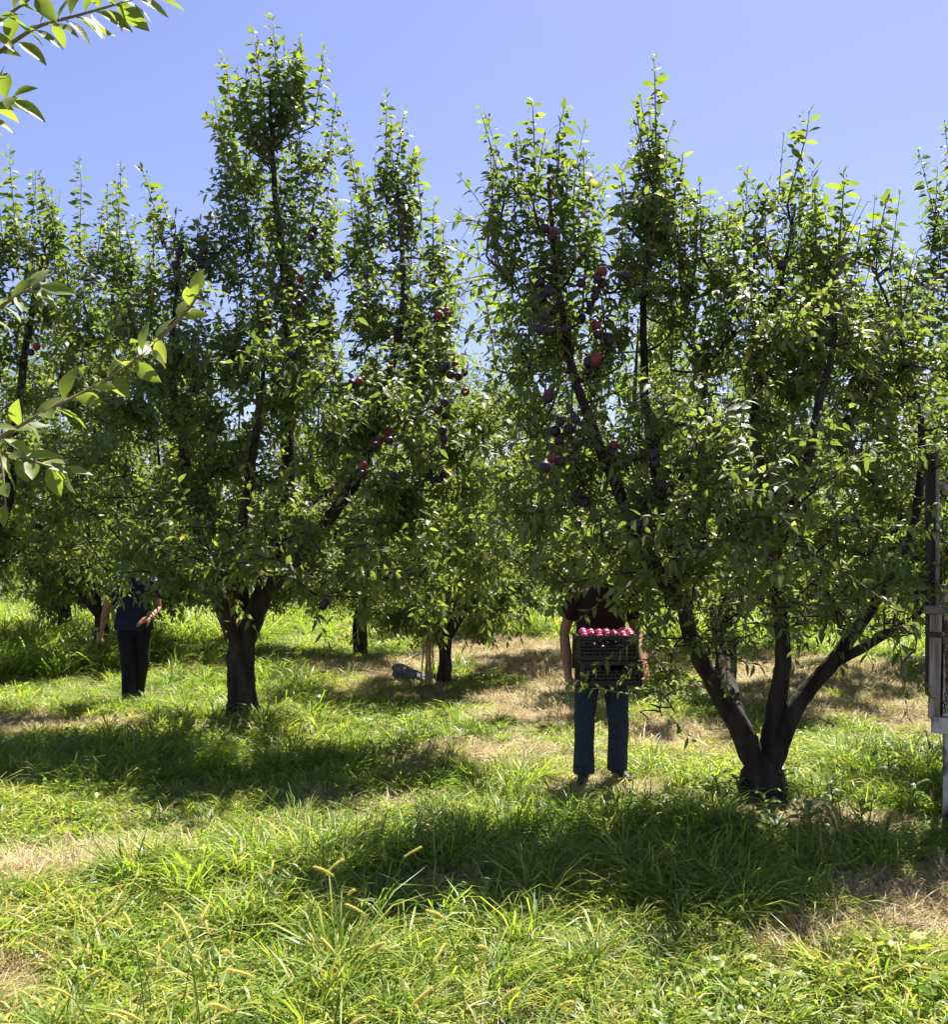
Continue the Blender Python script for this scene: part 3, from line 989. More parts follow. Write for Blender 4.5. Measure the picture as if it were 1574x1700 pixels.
D2 = 6.46
B2 = at(1270, 1350, D2); B2[2] = 0.0
t2 = thing('plum_tree', 'broad vase-shaped plum tree right of centre, three dark limbs forking from a low trunk', 'tree', B2, group='plum trees of the orchard')
limbs2 = [
    LM([(1272, 1366, D2), (1271, 1345, D2), (1270, 1310, D2), (1268, 1262, D2), (1270, 1232, D2)], [.205, .17, .145, .128, .03], 'trunk'),
    LM([(1268, 1312, D2), (1252, 1255, D2), (1232, 1210, D2), (1192, 1150, D2 - .05), (1152, 1085, D2 - .1), (1128, 1000, D2 - .1), (1105, 880, D2 - .1), (1070, 720, D2 - .1), (1060, 540, D2), (1080, 380, D2), (1086, 240, D2)],
       [.05, .085, .074, .062, .056, .048, .04, .032, .024, .015, .008]),
    LM([(1270, 1312, D2), (1280, 1240, D2), (1288, 1165, D2 + .05), (1304, 1105, D2 + .1), (1300, 1020, D2 + .1), (1280, 930, D2 + .1), (1272, 860, D2 + .1), (1256, 750, D2 + .1), (1250, 680, D2), (1270, 560, D2), (1300, 430, D2), (1310, 330, D2)],
       [.05, .078, .06, .055, .05, .046, .042, .036, .03, .02, .012, .007]),
    LM([(1272, 1312, D2), (1288, 1245, D2), (1304, 1200, D2), (1342, 1140, D2), (1388, 1095, D2 - .1), (1422, 1035, D2 - .1), (1475, 985, D2 - .1), (1520, 880, D2), (1530, 740, D2), (1500, 600, D2 + .1), (1450, 470, D2 + .1)],
       [.05, .078, .068, .057, .05, .042, .036, .03, .022, .014, .007]),
    LM([(1388, 1098, D2 - .1), (1450, 1072, D2 - .2), (1505, 1035, D2 - .3), (1570, 980, D2 - .4)], [.035, .03, .022, .010]),
    LM([(1128, 1005, D2 - .1), (1060, 900, D2 - .4), (990, 760, D2 - .4), (930, 600, D2 - .3), (900, 430, D2 - .2), (890, 290, D2 - .1)], [.05, .04, .033, .026, .018, .008]),
    LM([(1232, 1215, D2), (1200, 1100, D2 + .8), (1170, 950, D2 + 1.2), (1160, 760, D2 + 1.2), (1180, 560, D2 + 1.0)], [.055, .05, .042, .03, .015]),
    LM([(1280, 940, D2 + .1), (1330, 820, D2 - .7), (1360, 680, D2 - .8), (1390, 520, D2 - .5), (1395, 400, D2 - .3)], [.04, .034, .026, .016, .008]),
]
lobes2 = [
    L3(1120, 780, D2 - .5, 170, 140, .6, 1.1), L3(1330, 780, D2 - .5, 190, 150, .7, 1.0), L3(1230, 800, D2 - 1.15, 200, 120, .45, 1.1), L3(1230, 620, D2 - .25, 220, 105, .6, 1.1), L3(1190, 480, D2 + .15, 130, 85, .5, 1.1),
    L3(900, 420, D2 - .1, 95, 130, .34, 1.4), L3(960, 590, D2 - .4, 100, 100, .4, 1.3), L3(1090, 380, D2 + .1, 60, 100, .26, 1.4), L3(1330, 480, D2 + .1, 90, 85, .4, 1.1),
    L3(1420, 480, D2 + .1, 80, 65, .35, 1.1), L3(1480, 680, D2 - .3, 110, 150, .55, 1.1), L3(990, 790, D2 - .7, 120, 130, .45, 1.2), L3(1000, 948, D2 - .45, 105, 66, .4, 2.3),
    L3(1120, 950, D2 - .6, 110, 60, .45, 1.1), L3(1440, 940, D2 - .5, 130, 70, .5, 1.0), L3(1085, 1140, D2 - .05, 42, 95, .18, 1.9), L3(1320, 940, D2 + .6, 110, 75, .5, .6), L3(880, 900, D2 + .3, 110, 90, .6, .9),
    L3(1115, 1035, D2 - .4, 70, 45, .35, 1.2), L3(1200, 1005, D2 + .3, 80, 50, .4, .9), L3(1450, 1020, D2 - .4, 90, 40, .4, 1.1), L3(1350, 990, D2 + .5, 80, 45, .4, .8), L3(1510, 860, D2 - .5, 90, 110, .5, 1.1),
    L3(900, 760, D2 - .4, 90, 120, .45, 1.0), L3(1370, 620, D2 - .3, 140, 100, .55, 1.0), L3(1330, 900, D2 - 1.3, 90, 50, .3, 1.3), L3(1150, 860, D2 + .5, 150, 120, .5, .5), L3(1165, 1070, D2 - .5, 55, 50, .3, 1.2), L3(1245, 1020, D2 - .8, 80, 50, .3, 1.2), L3(1365, 1020, D2 - .7, 70, 45, .3, 1.2), L3(1490, 1060, D2 - .3, 60, 60, .3, 1.1), L3(1090, 1200, D2 - .1, 36, 60, .15, 1.6), L3(1230, 390, D2 + .3, 120, 70, .35, 1.0), L3(1400, 560, D2, 110, 80, .45, 1.0), L3(1010, 480, D2 - .1, 70, 110, .3, 1.2), L3(870, 540, D2 - .2, 50, 90, .3, 1.0), L3(1500, 540, D2 + .2, 80, 70, .4, 1.0)]
shoots2 = [SH(1090, 270, 1086, 84, D2), SH(1076, 290, 1060, 165, D2), SH(838, 330, 798, 175, D2 - .1), SH(890, 310, 884, 168, D2 - .1), SH(925, 300, 946, 168, D2 - .1),
           SH(1308, 340, 1338, 178, D2), SH(1394, 410, 1398, 278, D2 - .3), SH(1448, 440, 1476, 308, D2), SH(1420, 440, 1432, 370, D2), SH(862, 330, 852, 225, D2 - .1),
           SH(1120, 330, 1130, 250, D2), SH(1040, 370, 1030, 280, D2), SH(1345, 420, 1358, 330, D2), SH(960, 380, 985, 300, D2 - .1), SH(1220, 440, 1215, 330, D2 + .3), SH(1270, 420, 1280, 310, D2 + .2),
           SH(1165, 420, 1160, 300, D2), SH(1500, 520, 1520, 420, D2)]
shoots2 += rshoots(26, [(790, 220), (835, 230), (885, 185), (945, 190), (985, 320), (1040, 300)], D2 - .15, .35, 260, 74, .4, .9, 900)
shoots2 += rshoots(14, [(1050, 200), (1088, 130), (1120, 250)], D2, .25, 220, 75, .4, .8)
shoots2 += rshoots(40, [(1120, 270), (1200, 340), (1300, 280), (1340, 250), (1390, 330), (1470, 350), (1530, 440)], D2 + .1, .5, 240, 76, .4, .8)
nodes2, c2 = build_tree(t2, B2, limbs2, lobes2, shoots2, 22, 640, 190, leaf=.084, objleaf=18, minz=.62)

# fruit that grows on the two trees: every plum a part of its tree
PLUMS1 = [(728, 522, 'red'), (742, 517, 'red'), (739, 541, 'red'), (741, 607, 'dark'), (756, 606, 'red'), (770, 609, 'dark'), (748, 622, 'dark'), (773, 650, 'red'), (738, 668, 'dark'), (630, 733, 'red'), (622, 735, 'red'), (643, 717, 'red'),
          (603, 773, 'red'), (596, 633, 'red'), (717, 783, 'dark'), (729, 788, 'dark'), (740, 786, 'dark'), (740, 690, 'dark'), (735, 715, 'dark'), (480, 470, 'dark'), (496, 480, 'dark'), (472, 492, 'dark'), (505, 495, 'dark'), (487, 508, 'dark'),
          (528, 475, 'dark'), (498, 462, 'red'), (530, 370, 'dark'), (522, 382, 'dark'), (300, 410, 'dark'), (316, 420, 'dark'), (330, 430, 'dark'), (340, 415, 'dark'), (290, 440, 'dark'), (345, 440, 'dark'), (318, 445, 'dark'), (550, 432, 'dark'),
          (480, 565, 'red'), (494, 575, 'red'), (60, 575, 'red'), (520, 490, 'red'), (545, 455, 'dark'), (460, 500, 'dark'), (610, 460, 'dark'), (335, 640, 'dark'), (655, 790, 'dark'), (540, 1000, 'dark')]
PLUMS2 = [(898, 468, 'dark'), (912, 482, 'dark'), (898, 494, 'dark'), (930, 500, 'dark'), (900, 520, 'dark'), (918, 516, 'dark'), (895, 545, 'dark'), (915, 548, 'dark'), (905, 378, 'dark'), (918, 385, 'red'), (988, 492, 'dark'), (980, 515, 'dark'), (1000, 450, 'red'),
          (990, 540, 'red'), (978, 600, 'dark'), (990, 595, 'red'), (910, 655, 'red'), (917, 760, 'red'), (930, 765, 'dark'), (905, 775, 'dark'), (1115, 777, 'dark'), (1105, 795, 'dark'), (1098, 806, 'dark'), (1040, 457, 'dark'), (1080, 420, 'dark'), (1020, 740, 'red'),
          (1085, 755, 'dark'), (960, 870, 'dark'), (930, 700, 'dark'), (945, 712, 'dark'), (922, 716, 'dark'), (955, 695, 'dark'), (1298, 440, 'dark'), (1000, 470, 'dark'), (1010, 560, 'dark'), (965, 470, 'dark'), (1060, 870, 'dark'), (1075, 880, 'dark'), (940, 545, 'dark'), (960, 820, 'dark')]


def hang_plums(tree, base, nodes, spec, size, pull, seed):
    r = np.random.default_rng(seed)
    spec = spec + [(px + r.normal(0, 9), py + r.uniform(4, 16), 'dark') for px, py, k in spec if r.uniform() < .55]
    for px, py, k in spec:
        # nearest twig-bearing node along that line of sight, the plum hangs just in front of it
        sx = (nodes[:, 0] / nodes[:, 1]) * FPX + 787
        sy = HOR - (nodes[:, 2] - EYE) / nodes[:, 1] * FPX
        e = np.hypot(sx - px, sy - py) + 9 * (nodes[:, 1] - nodes[:, 1].min())
        d = nodes[int(np.argmin(e)), 1] - pull
        q = at(px, py, d)
        o = bpy.data.objects.new('plum', PLUM[k])
        COL.objects.link(o)
        o.parent = tree
        o.location = Vector(q - base)
        s = size * r.uniform(.88, 1.1)
        o.scale = (s * r.uniform(.93, 1.05), s, s * r.uniform(.95, 1.12))
        o.rotation_euler = (r.normal(0, .25), r.normal(0, .25), r.uniform(0, 6.28))


hang_plums(t1, B1, nodes1, PLUMS1, .037, .42, 5)
hang_plums(t2, B2, nodes2, PLUMS2, .031, .30, 6)

# neighbour trees in the same rows, cut by the picture edge
D4 = 10.4
B4 = at(-120, 1190, D4); B4[2] = 0
t4 = thing('plum_tree', 'plum tree at the left edge with thin upright shoots against the sky', 'tree', B4, group='plum trees of the orchard')
limbs4 = [LM([(-120, 1192, D4), (-115, 1100, D4), (-100, 1030, D4)], [.16, .13, .13], 'trunk'),
          LM([(-105, 1040, D4), (-40, 950, D4), (15, 830, D4), (40, 650, D4), (60, 480, D4), (80, 400, D4)], [.09, .08, .065, .045, .025, .01]),
          LM([(-105, 1040, D4), (-110, 900, D4 - .3), (-60, 720, D4 - .3), (-20, 520, D4 - .2), (20, 400, D4)], [.08, .07, .05, .03, .012]),
          LM([(-40, 950, D4), (60, 880, D4 + .6), (150, 760, D4 + .8), (180, 600, D4 + .6), (190, 430, D4 + .2)], [.06, .05, .04, .025, .01])]
lobes4 = [L3(60, 640, D4, 150, 130, .8, 1.0), L3(30, 470, D4, 90, 90, .5, 1.2), L3(160, 520, D4 + .2, 90, 100, .5, 1.1), L3(60, 820, D4, 140, 100, .8, 1.0), L3(-80, 760, D4, 140, 180, .9, .9), L3(190, 760, D4 + .7, 110, 130, .6, .9),
          L3(60, 920, D4, 130, 45, .6, .9), L3(-60, 500, D4, 90, 120, .5, .9)]
shoots4 = [SH(28, 410, 18, 248, D4), SH(45, 420, 52, 280, D4), SH(100, 400, 68, 288, D4), SH(132, 420, 124, 258, D4), SH(190, 430, 196, 268, D4 + .1), SH(160, 440, 170, 340, D4), SH(80, 430, 88, 330, D4), SH(210, 470, 222, 360, D4), SH(5, 420, -4, 300, D4), SH(235, 500, 250, 430, D4)]
shoots4 += rshoots(24, [(-60, 330), (15, 270), (70, 290), (125, 280), (195, 290), (245, 430)], D4, .5, 200, 77, .5, 1.0)
build_tree(t4, B4, limbs4, lobes4, shoots4, 24, 260, 115, leaf=.105, spacing=.04, objleaf=0)

D8 = 8.3
B8 = at(1790, 1250, D8); B8[2] = 0
t8 = thing('plum_tree', 'plum tree beyond the right edge whose dark branch reaches in above the trailer', 'tree', B8, group='plum trees of the orchard')
limbs8 = [LM([(1790, 1252, D8), (1785, 1150, D8), (1775, 1060, D8)], [.15, .12, .12], 'trunk'),
          LM([(1775, 1070, D8), (1740, 950, D8), (1690, 800, D8), (1650, 660, D8), (1580, 592, D8), (1470, 565, D8 - .1), (1370, 548, D8 - .3)], [.08, .07, .055, .042, .032, .024, .010]),
          LM([(1775, 1070, D8), (1800, 900, D8), (1760, 700, D8), (1660, 520, D8), (1590, 400, D8)], [.08, .06, .045, .028, .010])]
lobes8 = [L3(1560, 620, D8, 90, 70, .5, 1.0), L3(1570, 780, D8, 90, 130, .6, .9), L3(1580, 430, D8, 55, 110, .35, 1.1), L3(1720, 640, D8, 150, 200, .9, .8), L3(1440, 540, D8 - .1, 80, 45, .3, 1.3)]
shoots8 = [SH(1562, 400, 1524, 238, D8), SH(1590, 380, 1570, 195, D8), SH(1540, 520, 1520, 420, D8), SH(1565, 470, 1545, 350, D8), SH(1600, 470, 1585, 320, D8), SH(1500, 560, 1530, 460, D8)]
shoots8 += rshoots(16, [(1515, 300), (1570, 240), (1680, 230)], D8, .5, 260, 78, .5, 1.0)
build_tree(t8, B8, limbs8, lobes8, shoots8, 28, 150, 120, leaf=.095, objleaf=0)


# trees of the rows behind, copied from three prototypes with their parts
def proto_tree(seed, h):
    r = np.random.default_rng(seed)
    e = bpy.data.objects.new('plum_tree', None)
    COL.objects.link(e)
    z0 = r.uniform(.75, 1.0)
    limbs = [([[0, 0, -.05], [.02, 0, .4], [0, .02, z0]], [.15, .125, .12], 'trunk')]
    lobes, shoots = [], []
    k = 5
    for i in range(k):
        a = 6.283 * i / k + r.uniform(-.3, .3)
        ca, sa = math.cos(a), math.sin(a)
        R = r.uniform(.9, 1.35)
        hh = h * r.uniform(.62, .8)
        limbs.append(([[0, 0, z0 - .08], [.35 * R * ca, .35 * R * sa, z0 + .5], [.75 * R * ca, .75 * R * sa, z0 + 1.3], [R * ca, R * sa, hh * .75], [R * .95 * ca, R * .95 * sa, hh]], [.07, .06, .045, .028, .01], 'limb'))
        lobes.append((np.array([R * ca, R * sa, h * .40]), np.array([.85, .85, h * .20]), 1.0))
        lobes.append((np.array([R * .9 * ca, R * .9 * sa, h * .66]), np.array([.55, .55, h * .15]), 1.0))
        for _ in range(4):
            b = np.array([R * ca + r.normal(0, .35), R * sa + r.normal(0, .35), h * r.uniform(.72, .8)])
            shoots.append((b, b + np.array([r.normal(0, .1), r.normal(0, .1), h * r.uniform(.1, .2)])))
    lobes.append((np.array([0, 0, h * .45]), np.array([.8, .8, h * .2]), .7))
    lobes.append((np.array([0, 0, h * .235]), np.array([1.9, 1.9, h * .11]), 1.3))
    build_tree(e, np.zeros(3), limbs, lobes, shoots, seed, 210, 62, leaf=.12, high=False, sides=7, spacing=.036, twig_len=(.3, .65), minz=.62)
    return e


PROTO = [proto_tree(61, 6.6), proto_tree(62, 6.2), proto_tree(63, 6.9)]
used = [False] * 3


def copy_tree(k, x, y, rz, s, label):
    src = PROTO[k]
    if not used[k]:
        used[k] = True
        o = src
    else:
        o = src.copy()
        COL.objects.link(o)
        for ch in src.children:
            c = ch.copy()
            COL.objects.link(c)
            c.parent = o
    o.location = (x, y, -.02)
    o.rotation_euler = (0, 0, rz)
    o.scale = (s, s, s * (0.96 + 0.08 * math.sin(x * 7)))
    tag(o, label, 'tree', 'plum trees of the orchard')


copy_tree(0, -.41, 12.6, .4, .76, 'small-leaved plum tree standing behind the grey sack and the dry reeds')
copy_tree(1, 3.25, 12.3, 2.1, 1.08, 'plum tree right behind the vase-shaped tree, its thin tops showing above it')
copy_tree(2, -7.6, 17.6, 1.0, 1.0, 'plum tree with a pale trunk behind the person in navy')
copy_tree(1, .15, 21.5, 3.3, 1.0, 'plum tree seen through the gap to the left of the person with crates')
back = 'plum tree in the rows at the back of the orchard'
for i, (x, y) in enumerate(((-4.1, 17.2), (4.6, 17.8), (8.6, 15.5), (-11.6, 16.6), (-13, 24), (-8.3, 25), (-3.6, 26), (4.4, 26), (9, 23.5), (13, 21), (13.5, 29), (-18, 30), (-2, 33), (7.5, 33), (-10, 34), (19, 33), (-5.9, 15.0), (-1.95, 16.4), (2.3, 16.0), (6.9, 14.0), (-9.6, 14.2))):
    copy_tree(i % 3, x, y, i * 1.7, 0.95 + .13 * ((i * 5) % 4) / 3, back)



# far rows that read as one mass
r_ = np.random.default_rng(77)
g = Geo()
m = 34000
x = r_.uniform(-48, 48, m)
h = 4.2 + 1.0 * np.sin(x * .9) + .8 * np.sin(x * 2.3 + 1)
z = h * r_.uniform(0.0, 1, m) ** 1.1
y = 37 + 3.5 * r_.uniform(-1, 1, m) * np.sqrt(np.clip(1 - (z / 6) ** 2, .05, 1))
P = np.stack([x, y, z], 1)
leaves_to_geo(g, leaf_verts(P, unit(r_.normal(0, 1, (m, 3)) + UP * .3), unit(r_.normal(0, .6, (m, 3)) + UP), r_.uniform(.25, .5, m), r_.uniform(.15, .28, m), r_.uniform(0, .3, m), r_.uniform(0, .2, m), False), r_.uniform(.1, .8, m), False)
tag(link('treeline', g.mesh('treeline', 'plum_leaf')), 'far rows of orchard trees closing the horizon', 'treeline', None, 'stuff')

# near tree beside the camera: its trunk stands left of the frame, two leafy branches reach into it
BN = np.array([-2.55, 1.95, 0.0])
tn = thing('plum_tree', 'nearest plum tree, only its big-leaved branches reach in at the left edge', 'tree', BN, group='plum trees of the orchard')
near_limbs = [([[-2.55, 1.95, -.05], [-2.53, 1.95, .5], [-2.5, 1.95, 1.0]], [.14, .115, .11], 'trunk'),
              ([[-2.5, 1.95, .95], [-2.2, 2.02, 1.5], [-1.75, 2.08, 1.85], [-1.35, 2.1, 1.88]], [.07, .055, .03, .014], 'limb'),
              ([[-2.5, 1.95, .95], [-2.5, 1.98, 1.7], [-2.1, 2.05, 2.4], [-1.6, 2.1, 2.68], [-1.25, 2.1, 2.72]], [.07, .06, .04, .022, .010], 'limb'),
              ([[-2.5, 1.95, .95], [-2.75, 1.6, 1.7], [-2.8, 1.5, 2.6]], [.06, .05, .015], 'limb')]
build_tree(tn, BN, near_limbs, [(np.array([-2.75, 1.6, 2.4]), np.array([.6, .6, .8]), 1.0)], [], 33, 40, 130, leaf=.08)
rn = np.random.default_rng(9)
NEAR = [  # pixel path at about two metres, leaf length, leaf count
    ([(-180, 210), (-60, 130), (0, 85), (60, 42), (120, 28), (190, 8), (240, -8)], 2.12, .088, 22),
    ([(-160, 120), (-40, 60), (20, 20), (60, -10)], 2.05, .08, 9),
    ([(-120, 260), (-40, 200), (0, 170), (25, 160)], 2.15, .085, 11),
    ([(-200, 850), (-60, 765), (0, 725), (80, 680), (160, 640), (230, 595), (262, 560)], 2.12, .088, 17),
    ([(-120, 640), (-60, 560), (0, 510), (40, 482), (75, 470)], 2.2, .085, 8),
    ([(262, 562), (290, 540), (318, 508), (335, 480)], 2.13, .078, 6),
    ([(-120, 800), (-40, 742), (30, 758), (70, 772), (115, 782)], 2.05, .082, 9),
    ([(-110, 700), (-40, 690), (0, 740), (10, 850)], 2.0, .07, 4)]
for pts, d, size, cnt in NEAR:
    path = np.array([at(px, py, d + .012 * i * (-1) ** i) for i, (px, py) in enumerate(pts)])
    path, rr = smooth_path(path, np.linspace(.0062, .0018, len(path)), .03)
    g = Geo()
    g.tube(path - BN, rr, 6)
    br = link('branch', g.mesh('branch', 'green_twig'), tn)
    L = len(path)
    cnt = int(cnt * 1.45)
    for k in range(cnt):
        u = min(1.0, .30 + .70 * (k + .5) / cnt)
        q = u * (L - 1)
        i0 = min(L - 2, int(q))
        P = path[i0] + (path[i0 + 1] - path[i0]) * (q - i0)
        T = unit(path[min(L - 1, i0 + 1)] - path[max(0, i0 - 1)])
        A = unit(np.cross(T, np.array([0, 1.0, 0])))
        B = np.cross(T, A)
        ph = k * 2.4 + rn.normal(0, .4)
        o_ = A * math.cos(ph) + B * math.sin(ph)
        Lv = unit(o_ * .8 + T * .7 + np.array([.15, 0, -.35]) * rn.uniform(.2, 1.2))
        N = unit(UP * .7 + np.array([0, -.55, 0]) + rn.normal(0, .35, 3))
        place_leaf(br, P - BN, Lv, N, size * rn.uniform(.66, .98), int(rn.integers(2, 8)))


# ------------------------------------------------------------------ people
def bake(geo, name, mat, voxel, smooth=6, wrinkle=0.0, freq=26.0, zs=1.0):
    me = geo.mesh(name, mat)
    o = bpy.data.objects.new('bake', me)
    COL.objects.link(o)
    md = o.modifiers.new('r', 'REMESH')
    md.mode = 'VOXEL'
    md.voxel_size = voxel
    md.use_smooth_shade = True
    sm = o.modifiers.new('s', 'SMOOTH')
    sm.iterations = smooth
    sm.factor = 0.5
    dg = bpy.context.evaluated_depsgraph_get()
    out = bpy.data.meshes.new_from_object(o.evaluated_get(dg))
    bpy.data.objects.remove(o)
    out.name = name
    if wrinkle:
        k = len(out.vertices)
        co = np.empty(k * 3, np.float32)
        out.vertices.foreach_get('co', co)
        co = co.reshape(-1, 3)
        no = np.empty(k * 3, np.float32)
        out.vertices.foreach_get('normal', no)
        no = no.reshape(-1, 3)
        r = np.random.default_rng(len(name))
        w = 0
        for i in range(5):
            kx, ky, kz = r.normal(0, 1, 3) * freq
            kz = kz * zs + freq * .6
            w = w + np.sin(co[:, 0] * kx + co[:, 1] * ky + co[:, 2] * kz + r.uniform(0, 6) + 1.5 * np.sin(co[:, 2] * 9 + i))
        co = co + no * (w / 5 * wrinkle)[:, None]
        out.vertices.foreach_set('co', co.astype(np.float32).ravel())
    if not out.materials:
        out.materials.append(MATS[mat])
    out.polygons.foreach_set('use_smooth', np.ones(len(out.polygons), bool))
    out.update()
    return out


def rot_about(v, axis, a):
    return np.array(Quaternion(Vector(axis), a) @ Vector(v))


def hand(g, wrist, F, U, W, curl, sc=1.0):
    """wrist point, finger direction F, palm faces U, thumb side W; curl = bend per joint (radians)"""
    F, U = unit(np.asarray(F, float)), np.asarray(U, float)
    U = unit(U - F * np.dot(U, F))
    Wd = np.cross(F, U)
    W = Wd if np.dot(Wd, np.asarray(W, float)) > 0 else -Wd
    wrist = np.asarray(wrist, float)
    for k in (-1, 0, 1):                                   # palm: three overlapping bars
        g.tube([wrist + W * .010 * k, wrist + F * .045 * sc + W * .022 * k * sc, wrist + F * .088 * sc + W * .027 * k * sc], [.019, .020, .016], 10, squash=.8)
    ax = unit(np.cross(F, U))
    lens = ((.040, .025, .020), (.045, .029, .022), (.042, .027, .021), (.033, .020, .018))
    for k, ls in enumerate(lens):                          # index .. little finger
        off = (.031, .0105, -.0105, -.030)[k]
        p = wrist + F * (.086, .092, .088, .080)[k] * sc + W * off * sc
        d = unit(F + W * off * 2.0)
        pts, rad = [p - d * .015, p], [.0095, .0095]
        for j, l_ in enumerate(ls):
            d = rot_about(d, ax, curl * (0.8 + .25 * k * .5))
            p = p + d * l_ * sc
            pts.append(p)
            rad.append((.0088, .0080, .0068)[j])
        g.tube(pts, rad, 8)
        g.ball(pts[-1], .0068, 8, 5)
    p = wrist + F * .022 * sc + W * .026 * sc               # thumb leaves the side near the palm's base
    d = unit(F * .6 + W * .75 + U * .25)
    pts, rad = [p - d * .02, p], [.012, .0125]
    for j, l_ in enumerate((.036, .030, .024)):
        p = p + d * l_ * sc
        pts.append(p)
        rad.append((.0115, .0098, .0078)[j])
        d = unit(d + F * .25 + U * .12)
    g.tube(pts, rad, 8)
    g.ball(pts[-1], .0078, 8, 5)


def head(g, c, tilt=0.0):
    """skull, jaw, nose, brow, ears at head centre c; faces -y"""
    c = np.asarray(c, float)
    g.ball(c + [0, .008, .02], (.074, .094, .100), 16, 12)
    g.ball(c + [0, -.030, -.045], (.056, .060, .068), 14, 10)
    g.ball(c + [0, -.052, -.085], (.030, .026, .022), 10, 8)
    g.tube([c + [0, -.084, .018], c + [0, -.104, -.020], c + [0, -.112, -.030]], [.009, .013, .012], 8)
    g.ball(c + [.012, -.098, -.032], .0085, 8, 6)
    g.ball(c + [-.012, -.098, -.032], .0085, 8, 6)
    for s_ in (-1, 1):
        g.ball(c + [s_ * .031, -.078, .026], (.024, .012, .009), 8, 6)
        g.ball(c + [s_ * .078, .012, -.005], (.010, .020, .031), 8, 6)


def face_parts(p, c):
    c = np.asarray(c, float)
    for s_ in (-1, 1):
        g = Geo()
        g.ball(c + [s_ * .031, -.080, .008], (.0125, .011, .0085), 10, 7)
        e = link('eye', g.mesh('eye', 'eye_white'), p)
        g = Geo()
        g.ball(c + [s_ * .031, -.0895, .008], (.0055, .003, .0055), 8, 6)
        link('pupil', g.mesh('pupil', 'hair'), e)
    g = Geo()
    g.tube([c + [-.024, -.084, -.060], c + [0, -.0925, -.057], c + [.024, -.084, -.060]], [.004, .0065, .004], 8)
    link('mouth', g.mesh('mouth', 'lip'), p)


def hair_mesh(c):
    g = Geo()
    c = np.asarray(c, float)
    g.ball(c + [0, .026, .042], (.080, .096, .093), 16, 12)
    g.ball(c + [0, -.030, .088], (.060, .055, .038), 12, 8)
    return bake(g, 'hair', 'hair', .007, 3, .003, 60)


def shoe(p, heel, fwd):
    g = Geo()
    heel, f = np.asarray(heel, float), unit(np.asarray(fwd, float))
    z = np.array([0, 0, 1.0])
    g.tube([heel + z * .045 - f * .02, heel + z * .048 + f * .06, heel + z * .040 + f * .15, heel + z * .032 + f * .215], [.042, .045, .046, .030], 12, squash=.85)
    g.tube([heel + z * .04, heel + z * .11], [.045, .05], 10)
    g.tube([heel + z * .014 - f * .05, heel + z * .014 + f * .225], [.045, .042], 10, squash=.32)
    link('shoe', bake(g, 'shoe', 'shoe_leather', .008, 3), p)


def person(p, legs, arms, hands, heads, shirt, trousers, lean=0.0, sleeve=.62, yoke=False):
    """legs / arms: joint triples; hands: (F, U, W, curl)"""
    body = Geo()
    tz = np.array([.90, 1.0, 1.14, 1.28, 1.40, 1.465])
    ty = lean * (tz - .9)
    spine = np.stack([np.zeros(6), ty, tz], 1)
    body.tube(spine, np.array([.145, .14, .145, .165, .165, .07]), 16, squash=.62)
    hc = np.asarray(heads, float)
    body.tube([[0, ty[-1] + .015, 1.40], [0, ty[-1] + .005, 1.49], hc + [0, .015, -.06]], [.062, .056, .054], 12)
    head(body, hc)
    for (h, k, a) in legs:
        body.tube([h, (np.add(h, k)) / 2, k, (np.add(np.multiply(k, .6), np.multiply(a, .4))), a], [.085, .072, .052, .052, .036], 12)
        body.tube([np.add(a, [0, .03, -.04]), np.add(a, [0, -.06, -.05]), np.add(a, [0, -.14, -.06])], [.03, .032, .022], 8)
    for (s_, e, w), hd in zip(arms, hands):
        s_, e, w = [np.asarray(v, float) for v in (s_, e, w)]
        body.tube([s_, s_ * .5 + e * .5, e, e * .62 + w * .38, w], [.055, .048, .039, .040, .026], 12)
        hand(body, w, *hd)
    link('body', bake(body, 'body', 'skin', .0075, 3), p)
    face_parts(p, hc)
    link('hair', hair_mesh(hc), p)
    sh = Geo()
    tz2 = np.array([.86, .95, 1.05, 1.16, 1.28, 1.38, 1.445, 1.475])
    ty2 = lean * (tz2 - .9)
    sh.tube(np.stack([np.zeros(8), ty2, tz2], 1), np.array([.222, .215, .195, .184, .192, .192, .135, .075]), 20, squash=.66)
    for (s_, e, w) in arms:
        s_, e = np.asarray(s_, float), np.asarray(e, float)
        d = e - s_
        sh.tube([s_ * np.array([.55, 1, 1]), s_, s_ + d * .35, s_ + d * sleeve], [.078, .078, .074, .080], 14)
    so = link('shirt', bake(sh, 'shirt', shirt, .009, 5, .005, 24), p)
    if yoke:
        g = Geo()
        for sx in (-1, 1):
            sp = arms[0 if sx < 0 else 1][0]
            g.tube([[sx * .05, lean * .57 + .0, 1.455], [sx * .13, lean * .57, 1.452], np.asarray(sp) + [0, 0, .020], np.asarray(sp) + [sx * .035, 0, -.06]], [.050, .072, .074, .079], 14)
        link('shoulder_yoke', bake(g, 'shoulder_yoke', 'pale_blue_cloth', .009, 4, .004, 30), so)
    tr = Geo()
    tr.tube([[0, 0, .80], [0, 0, .90], [0, 0, 1.0]], [.155, .170, .158], 18, squash=.68)
    for (h, k, a) in legs:
        h, k, a = [np.asarray(v, float) for v in (h, k, a)]
        tr.tube([h + [0, 0, -.02], h * .6 + k * .4, k, k * .5 + a * .5, a + [0, 0, -.01]], [.098, .096, .080, .076, .080], 16)
    link('trousers', bake(tr, 'trousers', trousers, .009, 4, .009, 22, .5), p)
    for (h, k, a) in legs:
        shoe(p, np.asarray(a, float) * [1, 1, 0] + [0, .02, max(0, a[2] - .085)], (np.sign(a[0]) * .25, -1, 0))


